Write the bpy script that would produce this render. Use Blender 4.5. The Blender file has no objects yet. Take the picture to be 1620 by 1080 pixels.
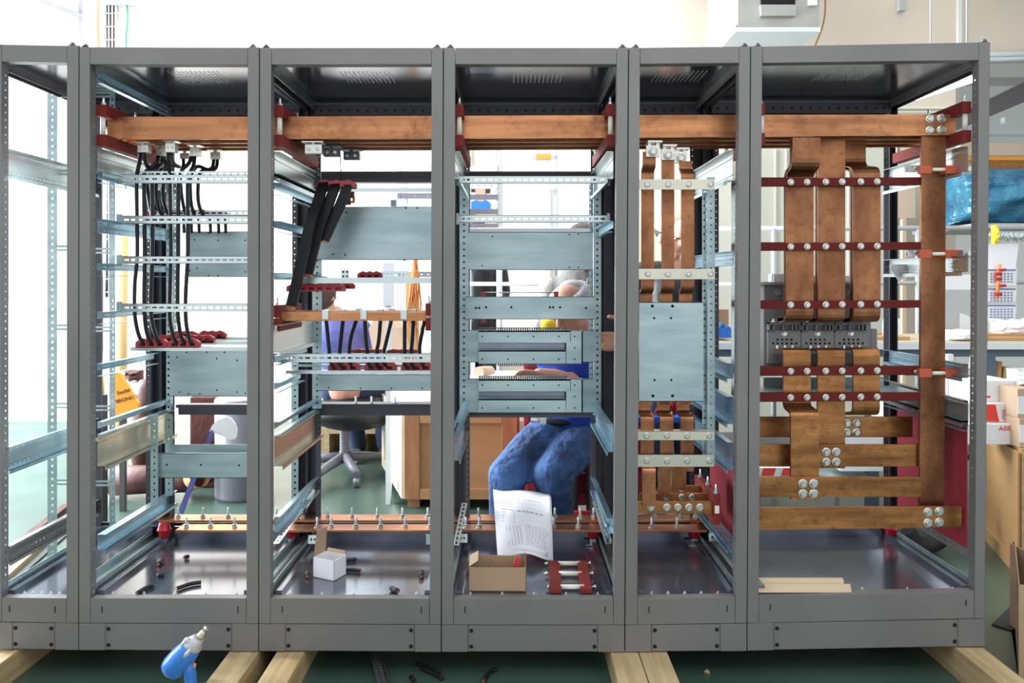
import bpy, bmesh, math, random
from mathutils import Vector, Matrix, noise
random.seed(7)
C = bpy.context.scene.collection
SC = bpy.context.scene
PI = math.pi
D, F, VX, VY, ZC = 2.8, 1333.0, 810.0, 447.0, 1.315

# ---------------------------------------------------------------- camera, world, lights, exposure
cam_d = bpy.data.cameras.new('camera'); cam = bpy.data.objects.new('camera', cam_d); C.objects.link(cam)
cam.location = (0, -D, ZC); cam.rotation_euler = (PI/2, 0, 0)
cam_d.sensor_width = 36; cam_d.lens = 36*F/1620
cam_d.shift_x = (810-VX)/1620; cam_d.shift_y = -(540-VY)/1620
cam_d.clip_start = .05; cam_d.clip_end = 200
SC.camera = cam
SC.view_settings.view_transform = 'Standard'; SC.view_settings.look = 'None'
SC.view_settings.gamma = 1; SC.view_settings.use_curve_mapping = False
SC.view_settings.exposure = 0.0
w = bpy.data.worlds.new('sky'); SC.world = w; w.use_nodes = True
w.node_tree.nodes['Background'].inputs[0].default_value = (0.90, 0.955, 1.0, 1)
w.node_tree.nodes['Background'].inputs[1].default_value = 1.25

def area(name, loc, rot, sx, sy, power, col=(1, 1, 1)):
    l = bpy.data.lights.new(name, 'AREA'); l.shape = 'RECTANGLE'; l.size = sx; l.size_y = sy
    l.energy = power; l.color = col
    o = bpy.data.objects.new(name, l); C.objects.link(o); o.location = loc; o.rotation_euler = rot
    return o
# daylight through the glazed front of the left side, and the ceiling tubes of the hall
area('window_daylight', (-5.8, 3.0, 2.2), (0, -PI/2, 0), 4.0, 5.6, 1900, (.86, .93, 1))
sun = bpy.data.lights.new('sun', 'SUN'); sun.energy = 5.0; sun.angle = math.radians(6); sun.color = (1, .98, .95)
so = bpy.data.objects.new('sun', sun); C.objects.link(so); so.rotation_euler = Vector((1, -.35, -1.25)).to_track_quat('-Z', 'Y').to_euler()
for i, x in enumerate((-2.6, 0.6, 3.8, 7.6)):
    area('tube_light', (x, 3.4, 4.25), (0, 0, 0), 1.2, 4.2, (100, 70, 16, 95)[i], (1, .97, .92))
area('front_tube_light', (1.0, -3.6, 4.3), (math.radians(30), 0, 0), 4.0, .8, 50, (1, .97, .92))

# ---------------------------------------------------------------- materials
M = {}
def mat(name, col, rough=.5, metal=0., var=None, scale=20., stretch=(1, 1, 1), bump=0., bscale=None, emit=None, alpha=None, trans=0., amt=1., det=4., spec=None, contrast=(.35, .65)):
    m = bpy.data.materials.new(name); m.use_nodes = True; nt = m.node_tree; b = nt.nodes['Principled BSDF']
    b.inputs['Base Color'].default_value = (*col, 1); b.inputs['Roughness'].default_value = rough; b.inputs['Metallic'].default_value = metal
    if spec is not None: b.inputs['Specular IOR Level'].default_value = spec
    if trans: b.inputs['Transmission Weight'].default_value = trans
    if emit:
        b.inputs['Emission Color'].default_value = (*emit[0], 1); b.inputs['Emission Strength'].default_value = emit[1]
    if var or bump:
        tc = nt.nodes.new('ShaderNodeNewGeometry'); mp = nt.nodes.new('ShaderNodeMapping'); mp.inputs['Scale'].default_value = stretch
        nt.links.new(tc.outputs['Position'], mp.inputs['Vector'])
        n = nt.nodes.new('ShaderNodeTexNoise'); n.inputs['Scale'].default_value = scale; n.inputs['Detail'].default_value = det
        nt.links.new(mp.outputs[0], n.inputs['Vector'])
        if var:
            r = nt.nodes.new('ShaderNodeValToRGB'); r.color_ramp.elements[0].position = contrast[0]; r.color_ramp.elements[1].position = contrast[1]
            r.color_ramp.elements[0].color = (*var, 1); r.color_ramp.elements[1].color = (*col, 1)
            nt.links.new(n.outputs['Fac'], r.inputs[0]); nt.links.new(r.outputs[0], b.inputs['Base Color'])
        if bump:
            n2 = nt.nodes.new('ShaderNodeTexNoise'); n2.inputs['Scale'].default_value = bscale or scale; n2.inputs['Detail'].default_value = 3
            nt.links.new(mp.outputs[0], n2.inputs['Vector'])
            bp = nt.nodes.new('ShaderNodeBump'); bp.inputs['Strength'].default_value = bump; bp.inputs['Distance'].default_value = .004
            nt.links.new(n2.outputs['Fac'], bp.inputs['Height']); nt.links.new(bp.outputs[0], b.inputs['Normal'])
    M[name] = m
    return m
mat('frame', (.195, .187, .182), .42, .25, var=(.17, .163, .16), scale=3, bump=.25, bscale=700)
mat('frame_shaded', (.072, .072, .088), .4, .3)  # same grey as the frame, backlit shade of the rear put into the colour
mat('pan', (.23, .25, .30), .16, .8, var=(.17, .185, .23), scale=5, bump=.05, bscale=8)
mat('zinc', (.46, .56, .57), .34, .82, var=(.30, .40, .43), scale=7, stretch=(.6, 1, 3), bump=.06, bscale=60, contrast=(.3, .7))
mat('zinc_bluecast', (.42, .62, .72), .3, .85, var=(.30, .48, .58), scale=6, stretch=(1, .5, 3))  # zinc with the cyan cast of the daylight mixed into its colour
mat('zinc_bright', (.58, .64, .64), .28, .9, var=(.55, .62, .63), scale=12)
mat('zinc_warm', (.66, .62, .50), .3, .85, var=(.55, .54, .45), scale=6)
mat('steel', (.62, .60, .55), .28, .95)
mat('copper', (.60, .27, .13), .32, .86, var=(.25, .10, .05), scale=11, stretch=(.35, 1, 5), bump=.08, bscale=40, contrast=(.28, .60), det=9)
def tarnish(name, a, b, st, sc2):
    m = mat(name, a, .36, .84, var=b, scale=6, stretch=st, bump=.10, bscale=50, contrast=(.30, .64), det=10)
    nt = m.node_tree; bs = nt.nodes['Principled BSDF']; src = bs.inputs['Base Color'].links[0].from_socket
    g = nt.nodes.new('ShaderNodeNewGeometry'); n = nt.nodes.new('ShaderNodeTexNoise'); n.inputs['Scale'].default_value = sc2*1.6; n.inputs['Detail'].default_value = 12; n.inputs['Roughness'].default_value = .8
    nt.links.new(g.outputs['Position'], n.inputs['Vector'])
    r = nt.nodes.new('ShaderNodeValToRGB'); r.color_ramp.elements[0].position = .50; r.color_ramp.elements[1].position = .76
    nt.links.new(n.outputs['Fac'], r.inputs[0])
    mx = nt.nodes.new('ShaderNodeMix'); mx.data_type = 'RGBA'
    nt.links.new(r.outputs[0], mx.inputs[0]); nt.links.new(src, mx.inputs[6]); mx.inputs[7].default_value = (.10, .04, .022, 1)
    nt.links.new(mx.outputs[2], bs.inputs['Base Color'])
tarnish('copper_dark', (.40, .17, .078), (.17, .068, .032), (1.6, 1, .8), 22)
tarnish('copper_h', (.50, .225, .08), (.21, .085, .032), (.5, 1, 4), 16)
tarnish('copper_main', (.58, .255, .115), (.30, .125, .058), (.4, 1, 5), 5)
mat('red_insul', (.21, .022, .017), .62, 0, spec=.25, var=(.18, .022, .018), scale=8)
mat('red_strip', (.12, .012, .010), .62, spec=.2)
mat('red_plastic', (.36, .030, .034), .4)
mat('red_gloss', (.50, .012, .03), .18)
mat('red_sheet', (.32, .030, .045), .55, 0, spec=.25, var=(.27, .03, .045), scale=3)
mat('orange_red', (.50, .09, .04), .5)
mat('nylon', (.78, .75, .66), .45)
mat('cable', (.010, .010, .013), .42, spec=.35)
mat('flexbar', (.007, .007, .008), .45, spec=.25)
mat('black', (.008, .008, .01), .5)
mat('hole', (.004, .005, .007), .9)
mat('cardboard', (.42, .29, .19), .8, 0, var=(.36, .24, .15), scale=4)
mat('cardboard_in', (.50, .36, .24), .8)
mat('white_card', (.80, .80, .82), .6)
mat('paper', (.83, .83, .88), .7, 0, bump=.2, bscale=9)
mat('ink', (.28, .28, .40), .8)
mat('ink_red', (.6, .06, .09), .7)
mat('box_red', (.70, .05, .03), .6)
mat('timber', (.50, .38, .21), .65, 0, var=(.36, .25, .12), scale=5, stretch=(8, .6, 8), bump=.15, bscale=12, det=6)
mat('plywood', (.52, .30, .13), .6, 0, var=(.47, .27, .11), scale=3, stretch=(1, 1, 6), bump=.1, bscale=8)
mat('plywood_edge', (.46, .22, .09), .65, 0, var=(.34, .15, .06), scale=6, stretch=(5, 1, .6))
mat('crate_lit_side', (.74, .66, .50), .6, 0, var=(.66, .56, .40), scale=3, stretch=(1, 1, 4))  # crate plywood on the window side, its brightness painted into the colour
mat('chip', (.58, .50, .36), .7, 0, var=(.45, .38, .26), scale=40)
mat('pale_strip', (.72, .58, .40), .55)
mat('floor', (.038, .078, .058), .30, 0, spec=1.0, var=(.06, .11, .088), scale=2.2, bump=.12, bscale=5)
mat('wall', (.68, .59, .50), .9, 0, var=(.63, .54, .45), scale=.9, bump=.15, bscale=3)
mat('wall_tan', (.62, .48, .36), .85)
mat('wall_line', (.70, .68, .58), .8)
mat('panel_white', (.70, .72, .71), .5)
mat('panel_cream', (.56, .55, .47), .6)
mat('grey_paint', (.42, .44, .45), .5)
mat('light_paint', (.66, .72, .76), .45)
mat('dark_metal', (.10, .10, .11), .4, .5)
mat('duct', (.42, .41, .38), .45, .45, var=(.36, .35, .33), scale=6)
mat('pavement', (.72, .70, .66), .9)
mat('concrete', (.62, .60, .57), .9, 0, var=(.52, .50, .48), scale=3)
mat('beam_blue', (.08, .14, .20), .5)
mat('breaker', (.25, .25, .255), .45)
mat('breaker_dark', (.16, .165, .17), .5)
mat('tarp', (.008, .07, .14), .32, 0, var=(.03, .17, .26), scale=6, bump=.8, bscale=10)
mat('yellow', (.85, .62, .02), .5)
mat('orange', (.86, .33, .02), .55)
mat('orange_tag', (.9, .25, .04), .5)
mat('leather', (.085, .024, .018), .5, 0, spec=.3, var=(.05, .014, .012), scale=5, bump=.4, bscale=12)
mat('hide', (.55, .35, .16), .8)
mat('skin', (.52, .27, .19), .5, 0, var=(.46, .22, .155), scale=20)
mat('skin_dark', (.34, .17, .11), .5)
mat('hair_grey', (.50, .50, .52), .7, 0, var=(.30, .30, .32), scale=60, stretch=(1, 1, 4), bump=.8, bscale=90)
mat('hair_dark', (.05, .03, .025), .6, 0, bump=.6, bscale=60)
mat('jeans', (.04, .105, .27), .85, 0, var=(.012, .03, .09), scale=8, bump=1.0, bscale=14)
mat('jeans_dark', (.02, .035, .08), .85)
mat('blue_shirt', (.01, .05, .42), .8, 0, bump=.4, bscale=10)
mat('royal', (.02, .13, .55), .4)
mat('violet', (.10, .11, .32), .85, 0, bump=.4, bscale=8)
mat('vest', (.17, .165, .16), .85, 0, bump=.5, bscale=12)
mat('sleeve', (.50, .46, .41), .85, 0, bump=.5, bscale=14)
mat('beige', (.60, .44, .32), .8)
mat('stool_red', (.62, .015, .03), .35)
mat('tool_blue', (.02, .15, .50), .35)
mat('tool_grey', (.42, .43, .46), .35, .3)
mat('tool_tip', (.58, .52, .42), .35, .5)
mat('wire_orange', (.75, .28, .08), .6)
mat('green_cable', (.03, .28, .14), .5)
mat('lamp', (1, 1, 1), .5, emit=((1, .98, .94), 3.0))
mat('rubber', (.02, .02, .022), .7)
mat('chair_grey', (.16, .16, .19), .4)
mat('glassy', (.85, .9, .9), .1, 0, trans=.6)
mat('white_plastic', (.85, .85, .86), .35)
mat('purple_txt', (.14, .17, .45), .7)

for k_, d_ in (('jeans', .035), ('blue_shirt', .03), ('vest', .03), ('violet', .03), ('sleeve', .03), ('leather', .02), ('tarp', .03)):
    for n_ in M[k_].node_tree.nodes:
        if n_.bl_idname == 'ShaderNodeBump': n_.inputs['Distance'].default_value = d_
# ---------------------------------------------------------------- helpers
def S(Y): return (D+Y)/F
def P(px, py, Y): return Vector(((px-VX)*S(Y), Y, ZC+(VY-py)*S(Y)))
def WX(px, Y): return (px-VX)*S(Y)
def WZ(py, Y): return ZC+(VY-py)*S(Y)
WL = {}
def tag(o, label=None, cat=None, group=None, kind=None):
    if label: o['label'] = label
    if cat: o['category'] = cat
    if group: o['group'] = group
    if kind: o['kind'] = kind
    return o
def thing(name, label, cat, loc, group=None):
    o = bpy.data.objects.new(name, None); C.objects.link(o); o.empty_display_size = .05
    o.location = loc; WL[o.name] = Vector(loc)
    return tag(o, label, cat, group)
def link_mesh(me, name, parent, loc, scale=None, rot=None):
    o = bpy.data.objects.new(name, me); C.objects.link(o)
    loc = Vector(loc); WL[o.name] = loc
    if parent: o.parent = parent; loc = loc-WL[parent.name]
    o.location = loc
    if scale: o.scale = scale
    if rot: o.rotation_euler = rot
    return o
class MB:
    def __init__(s): s.v = []; s.f = []; s.m = []; s.mi = 0; s.smooth = []
    def add(s, vs, fs, sm=False):
        b = len(s.v); s.v += [tuple(v) for v in vs]
        for f in fs: s.f.append(tuple(i+b for i in f)); s.m.append(s.mi); s.smooth.append(sm)
    def hexa(s, p):
        s.add(p, [(0, 1, 2, 3), (7, 6, 5, 4), (0, 4, 5, 1), (1, 5, 6, 2), (2, 6, 7, 3), (3, 7, 4, 0)])
        return s
    def box(s, x0, x1, y0, y1, z0, z1):
        return s.hexa([(x0, y0, z0), (x1, y0, z0), (x1, y0, z1), (x0, y0, z1), (x0, y1, z0), (x1, y1, z0), (x1, y1, z1), (x0, y1, z1)])
    def q(s, pts, Y, d):           # quad / n-gon of pixel points standing at depth Y, thickness d (counter-clockwise or not)
        a = [P(x, y, Y) for x, y in pts]; n = len(a); b = [v+Vector((0, d, 0)) for v in a]
        s.add(a+b, [tuple(range(n)), tuple(range(2*n-1, n-1, -1))]+[(i, i+n, (i+1) % n+n, (i+1) % n) for i in range(n)])
        return s
    def r(s, x0, y0, x1, y1, Y, d): return s.q([(x0, y1), (x1, y1), (x1, y0), (x0, y0)], Y, d)
    def obox(s, o, u, v, w_):      # oriented box from a corner and three edge vectors
        o = Vector(o); u = Vector(u); v = Vector(v); w_ = Vector(w_)
        return s.hexa([o, o+u, o+u+v, o+v, o+w_, o+u+w_, o+u+v+w_, o+v+w_])
    def perf(s, o, u, v, t, L, W, pitch, hl, hw, vc=.5, start=None):   # strip with real punched holes; u along, v across
        o = Vector(o); u = Vector(u).normalized(); v = Vector(v).normalized(); t = Vector(t)
        n = max(1, int(L/pitch)); off = (L-n*pitch)/2
        a = W*vc-hw/2; b = a+hw
        s.obox(o, u*L, v*a, t); s.obox(o+v*b, u*L, v*(W-b), t)
        x = 0.
        for i in range(n+1):
            x1 = off+i*pitch+(pitch-hl)/2 if i < n else L
            if x1 > x: 
                p = [o+u*x+v*a, o+u*x1+v*a, o+u*x1+v*b, o+u*x+v*b]
                p += [k+t for k in p]
                s.add(p, [(0, 1, 2, 3), (7, 6, 5, 4), (1, 5, 6, 2), (3, 7, 4, 0)])
            x = off+i*pitch+(pitch+hl)/2
        return s
    def tube(s, pts, r, n=8, cap=True, flat=None):
        pts = [Vector(p) for p in pts]; k = len(pts); rr = r if isinstance(r, (list, tuple)) else [r]*k
        t0 = (pts[1]-pts[0]).normalized(); up = Vector((0, 1, 0)) if abs(t0.y) < .9 else Vector((1, 0, 0))
        nx = t0.cross(up).normalized(); vs = []
        for i, p in enumerate(pts):
            t = (pts[min(i+1, k-1)]-pts[max(i-1, 0)]).normalized()
            nx = (nx-t*nx.dot(t)).normalized(); ny = t.cross(nx)
            for j in range(n):
                a = 2*PI*j/n; vs.append(p+(nx*math.cos(a)+ny*math.sin(a))*rr[i])
        fs = [(i*n+j, i*n+(j+1) % n, (i+1)*n+(j+1) % n, (i+1)*n+j) for i in range(k-1) for j in range(n)]
        s.add(vs, fs, True)
        if cap: s.add([vs[j] for j in range(n)], [tuple(range(n-1, -1, -1))]); s.add([vs[(k-1)*n+j] for j in range(n)], [tuple(range(n))])
        return s
    def lathe(s, c, prof, n=16, axis=(0, 0, 1), sm=True):
        ax = Vector(axis).normalized(); a1 = ax.orthogonal().normalized(); a2 = ax.cross(a1); c = Vector(c); vs = []
        for h, r_ in prof:
            for j in range(n):
                a = 2*PI*j/n; vs.append(c+ax*h+(a1*math.cos(a)+a2*math.sin(a))*r_)
        k = len(prof)
        s.add(vs, [(i*n+j, i*n+(j+1) % n, (i+1)*n+(j+1) % n, (i+1)*n+j) for i in range(k-1) for j in range(n)], sm)
        s.add(vs[:n], [tuple(range(n-1, -1, -1))]); s.add(vs[-n:], [tuple(range(n))])
        return s
    def strip(s, x0, x1, path, t):    # bar bent in the Y-Z plane: path of (Y, Z), world x range, thickness t
        n = len(path); L = []; R = []
        for i in range(n):
            a = Vector(path[max(i-1, 0)]); b = Vector(path[min(i+1, n-1)]); d_ = (b-a).normalized(); nn = Vector((-d_.y, d_.x))*t/2
            p = Vector(path[i]); L.append(p+nn); R.append(p-nn)
        vs = [(x, q_.x, q_.y) for q_ in L for x in (x0, x1)]+[(x, q_.x, q_.y) for q_ in R for x in (x0, x1)]
        o = 2*n; fs = []
        for i in range(n-1):
            a = 2*i
            fs += [(a, a+1, a+3, a+2), (o+a+2, o+a+3, o+a+1, o+a), (a, a+2, o+a+2, o+a), (a+1, o+a+1, o+a+3, a+3)]
        fs += [(0, o, o+1, 1), (2*n-2, 2*n-1, o+2*n-1, o+2*n-2)]
        s.add(vs, fs); return s
    def ribbon(s, pts, wdir, wid, th):    # flat bar swept along pts
        pts = [Vector(p) for p in pts]; k = len(pts); W = Vector(wdir).normalized(); vs = []
        for i, p in enumerate(pts):
            t = (pts[min(i+1, k-1)]-pts[max(i-1, 0)]).normalized(); w2 = (W-t*W.dot(t)).normalized(); n_ = t.cross(w2)
            for a, b in ((-1, -1), (1, -1), (1, 1), (-1, 1)): vs.append(p+w2*a*wid/2+n_*b*th/2)
        fs = [(i*4+j, i*4+(j+1) % 4, (i+1)*4+(j+1) % 4, (i+1)*4+j) for i in range(k-1) for j in range(4)]
        fs += [(3, 2, 1, 0), ((k-1)*4, (k-1)*4+1, (k-1)*4+2, (k-1)*4+3)]
        s.add(vs, fs); return s
    def build(s, name, m, parent=None, bevel=0, label=None, kind=None, fix=True):
        xs = [v[0] for v in s.v]; ys = [v[1] for v in s.v]; zs = [v[2] for v in s.v]
        o0 = Vector(((min(xs)+max(xs))/2, (min(ys)+max(ys))/2, min(zs)))
        me = bpy.data.meshes.new(name); me.from_pydata([(v[0]-o0.x, v[1]-o0.y, v[2]-o0.z) for v in s.v], [], s.f)
        for mm in (m if isinstance(m, (list, tuple)) else [m]): me.materials.append(M[mm])
        me.polygons.foreach_set('material_index', s.m); me.polygons.foreach_set('use_smooth', s.smooth)
        if fix:
            bm = bmesh.new(); bm.from_mesh(me)
            if any(s.smooth): bmesh.ops.remove_doubles(bm, verts=bm.verts, dist=1e-6)
            bmesh.ops.recalc_face_normals(bm, faces=bm.faces)
            if bevel: bmesh.ops.bevel(bm, geom=list(bm.edges), offset=bevel, segments=2, affect='EDGES', profile=.6)
            bm.to_mesh(me); bm.free()
        me.update()
        o = link_mesh(me, name, parent, o0)
        if label: o['label'] = label
        if kind: o['kind'] = kind
        return o
def smooth_pts(pts, k=6):
    pts = [Vector(p) for p in pts]; q = [pts[0]]+pts+[pts[-1]]; out = []
    for i in range(1, len(q)-2):
        a, b, c, d_ = q[i-1], q[i], q[i+1], q[i+2]
        for j in range(k):
            t = j/k; out.append(.5*((2*b)+(c-a)*t+(2*a-5*b+4*c-d_)*t*t+(3*b-a-3*c+d_)*t**3))
    out.append(pts[-1]); return out
def struct(name, mb, m, **k):
    return tag(mb.build(name, m, **k), kind='structure')
# shared small hardware
def hw_mesh(name, fn, m):
    mb = MB(); fn(mb); me = bpy.data.meshes.new(name); me.from_pydata(mb.v, [], mb.f)
    for mm in (m if isinstance(m, (list, tuple)) else [m]): me.materials.append(M[mm])
    me.polygons.foreach_set('material_index', mb.m); me.polygons.foreach_set('use_smooth', mb.smooth)
    bm = bmesh.new(); bm.from_mesh(me); bmesh.ops.recalc_face_normals(bm, faces=bm.faces); bm.to_mesh(me); bm.free()
    return me
def _bolt(mb):
    mb.lathe((0, 0, 0), [(0, .013), (.002, .013), (.0022, .0105)], 12, (0, -1, 0))
    mb.lathe((0, -.0022, 0), [(0, .0095), (.005, .0095), (.0065, .008)], 6, (0, -1, 0), False)
def _stud(mb):
    mb.lathe((0, 0, 0), [(0, .011), (.002, .011)], 10); mb.lathe((0, 0, .002), [(0, .009), (.008, .009)], 6, sm=False)
    mb.lathe((0, 0, .01), [(0, .0045), (.022, .0045), (.024, .0035)], 8)
BOLT = hw_mesh('bolt', _bolt, 'steel'); STUD = hw_mesh('stud', _stud, 'zinc_bright')
SCREW = hw_mesh('screw', lambda mb: mb.lathe((0, 0, 0), [(0, .007), (.0022, .006), (.0024, .004)], 10, (0, -1, 0)), 'hole')
ROOFB = hw_mesh('roof_bolt', lambda mb: mb.lathe((0, 0, 0), [(0, .011), (.004, .011), (.0042, .007), (.009, .0065)], 8), 'dark_metal')
HOLE = hw_mesh('hole', lambda mb: mb.lathe((0, 0, 0), [(0, .004), (.0006, .004)], 8, (0, -1, 0)), 'hole')
def bolt(parent, px, py, Y, s=1., me=BOLT, name='bolt'):
    return link_mesh(me, name, parent, P(px, py, Y), (s, s, s))
# ---------------------------------------------------------------- the setting
WY_ = 5.2
f = MB(); f.box(-6.2, 16, -6, WY_, -.08, 0); f.box(WX(131, 5.2), 16, WY_, 14, -.08, 0); struct('floor', f, 'floor')
f = MB(); f.box(-60, -6.2, -30, 60, -.08, -.02); f.box(-6.2, WX(131, 5.2), WY_, 60, -.08, -.02); struct('ground_outside', f, 'pavement')
WY = 5.2
wl = MB()
wl.box(WX(131, WY), WX(1512, WY), WY, WY+.2, 0, 5.2)                      # back wall behind the cabinets
wl.box(WX(1512, WY), WX(2300, WY), WY, WY+.2, WZ(92, WY), 5.2)            # lintel over the opening to the next hall
struct('wall_back', wl, 'wall')
b = MB(); b.r(1516, -200, 1522, 92, WY-.03, .03); struct('trim_1', b, 'panel_white')
b = MB(); b.r(131, 0-200, 152, 1000, WY-.05, .05); struct('trim_2', b, 'wall_tan')
b = MB(); b.r(131, 168, 1512, 172, WY-.04, .04); b.r(131, 176, 1512, 178, WY-.03, .03); struct('trim_3', b, 'wall_line')
b = MB()
b.r(-900, -200, 131, 0, WY+.02, .15); b.r(-900, -8, 131, -2, WY, .1)
struct('wall_left', b, 'wall')
b = MB(); b.q([(124, 0), (131, 0), (131, 940), (124, 940)], WY-.02, .1); b.q([(60, 0), (70, 0), (131, 22), (131, 30), (118, 24)], WY-.05, .08)
struct('window_1', b, 'dark_metal')
# far hall seen on the right
b = MB(); b.box(WX(1512, 8), 16, 9.0, 9.2, 0, 6); struct('wall_far', b, 'panel_white')
c = MB(); c.box(-7, 9.3, 1.2, WY+.2, 4.6, 4.7); struct('ceiling', c, 'panel_white')
c = MB(); c.box(WX(1512, WY), 16, WY, 9.2, 5.0, 5.1); struct('ceiling_far', c, 'concrete')
b = MB(); b.tube([P(1500, 96, WY-.1), P(1900, 84, WY-.1)], .02); b.tube([P(1500, 88, WY-.1), P(1900, 78, WY-.1)], .025)
tag(b.build('wall_pipe', 'grey_paint'), 'pair of grey pipes running under the wall edge at the top right', 'pipe')

# ---------------------------------------------------------------- cabinets
CAB = [  # top: outer left, inner left, inner right, outer right ; bottom ditto ; y of top-left/top-right, opening top l/r, opening bottom l/r, frame bottom l/r, plinth bottom l/r
 dict(t=(-18, 2, 106, 124.6), b=(-18, 2, 105, 124), y=(70, 72, 97, 99, 945, 946, 983, 985, 1026, 1028)),
 dict(t=(125.4, 142, 392, 410), b=(124.6, 142.5, 389.6, 408.6), y=(74, 74.5, 101.5, 102, 946, 946, 985, 986, 1028, 1030)),
 dict(t=(411, 429, 683, 701), b=(409.4, 427.5, 679.7, 697.7), y=(75, 75, 102, 101.5, 946, 946.5, 986, 987.5, 1029.5, 1031)),
 dict(t=(702, 720, 976, 994), b=(698.6, 717, 970.6, 988), y=(75, 75, 101.5, 101.5, 946.5, 946.5, 988, 988, 1031, 1031)),
 dict(t=(995, 1012.5, 1169.5, 1187), b=(989, 1008, 1163.5, 1181.6), y=(75, 73, 101, 99.5, 946.5, 944, 988, 985.5, 1031, 1029.5)),
 dict(t=(1188, 1206, 1549, 1566.5), b=(1182.4, 1200, 1542, 1558), y=(73, 66.5, 99.5, 95, 942.5, 935, 985, 978, 1029, 1022)),
]
CLAB = ['grey empty switchgear cabinet frame, cut by the left edge, in front of the glare',
 'grey open switchgear cabinet with the bundle of long black cables on slotted rails',
 'grey open switchgear cabinet with three black flexible bars and a white carton on its floor',
 'grey open switchgear cabinet with slotted zinc trays, the seated man behind it',
 'narrow grey open switchgear cabinet with three slim copper uprights and a plain zinc plate',
 'widest grey open switchgear cabinet, with the thick copper bars and breaker, at the right end']
DEPTH = .7; ZP = .2635
def lerp(a, b, t): return a+(b-a)*t
cabs = []
def upright(par, tl, tr, bl, br, yt, yb, Yf, inner, dark=False, name='front_upright'):
    """hollow post: face plate, outer wall and an inner punched flange"""
    m = 'frame_shaded' if dark else 'frame'
    b = MB(); b.q([(bl, yb), (br, yb), (tr, yt), (tl, yt)], 0, .004)
    b.q([(bl, yb), (bl+1.2, yb), (tl+1.2, yt), (tl, yt)], 0, .045) if inner > 0 else b.q([(br-1.2, yb), (br, yb), (tr, yt), (tr-1.2, yt)], 0, .045)
    o = b.build(name, m, par, bevel=0.0012)
    b = MB(); xt, xb = (tr, br) if inner > 0 else (tl, bl)
    p0 = P(xb, yb, 0)+Vector((-.003 if inner > 0 else .0015, .005, 0)); p1 = P(xt, yt, 0)+Vector((-.003 if inner > 0 else .0015, .005, 0))
    b.perf(p0, p1-p0, (0, 1, 0), (.0015, 0, 0), (p1-p0).length, .038, .025, .006, .006, .6)
    b.build('flange', m, par)
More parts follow.
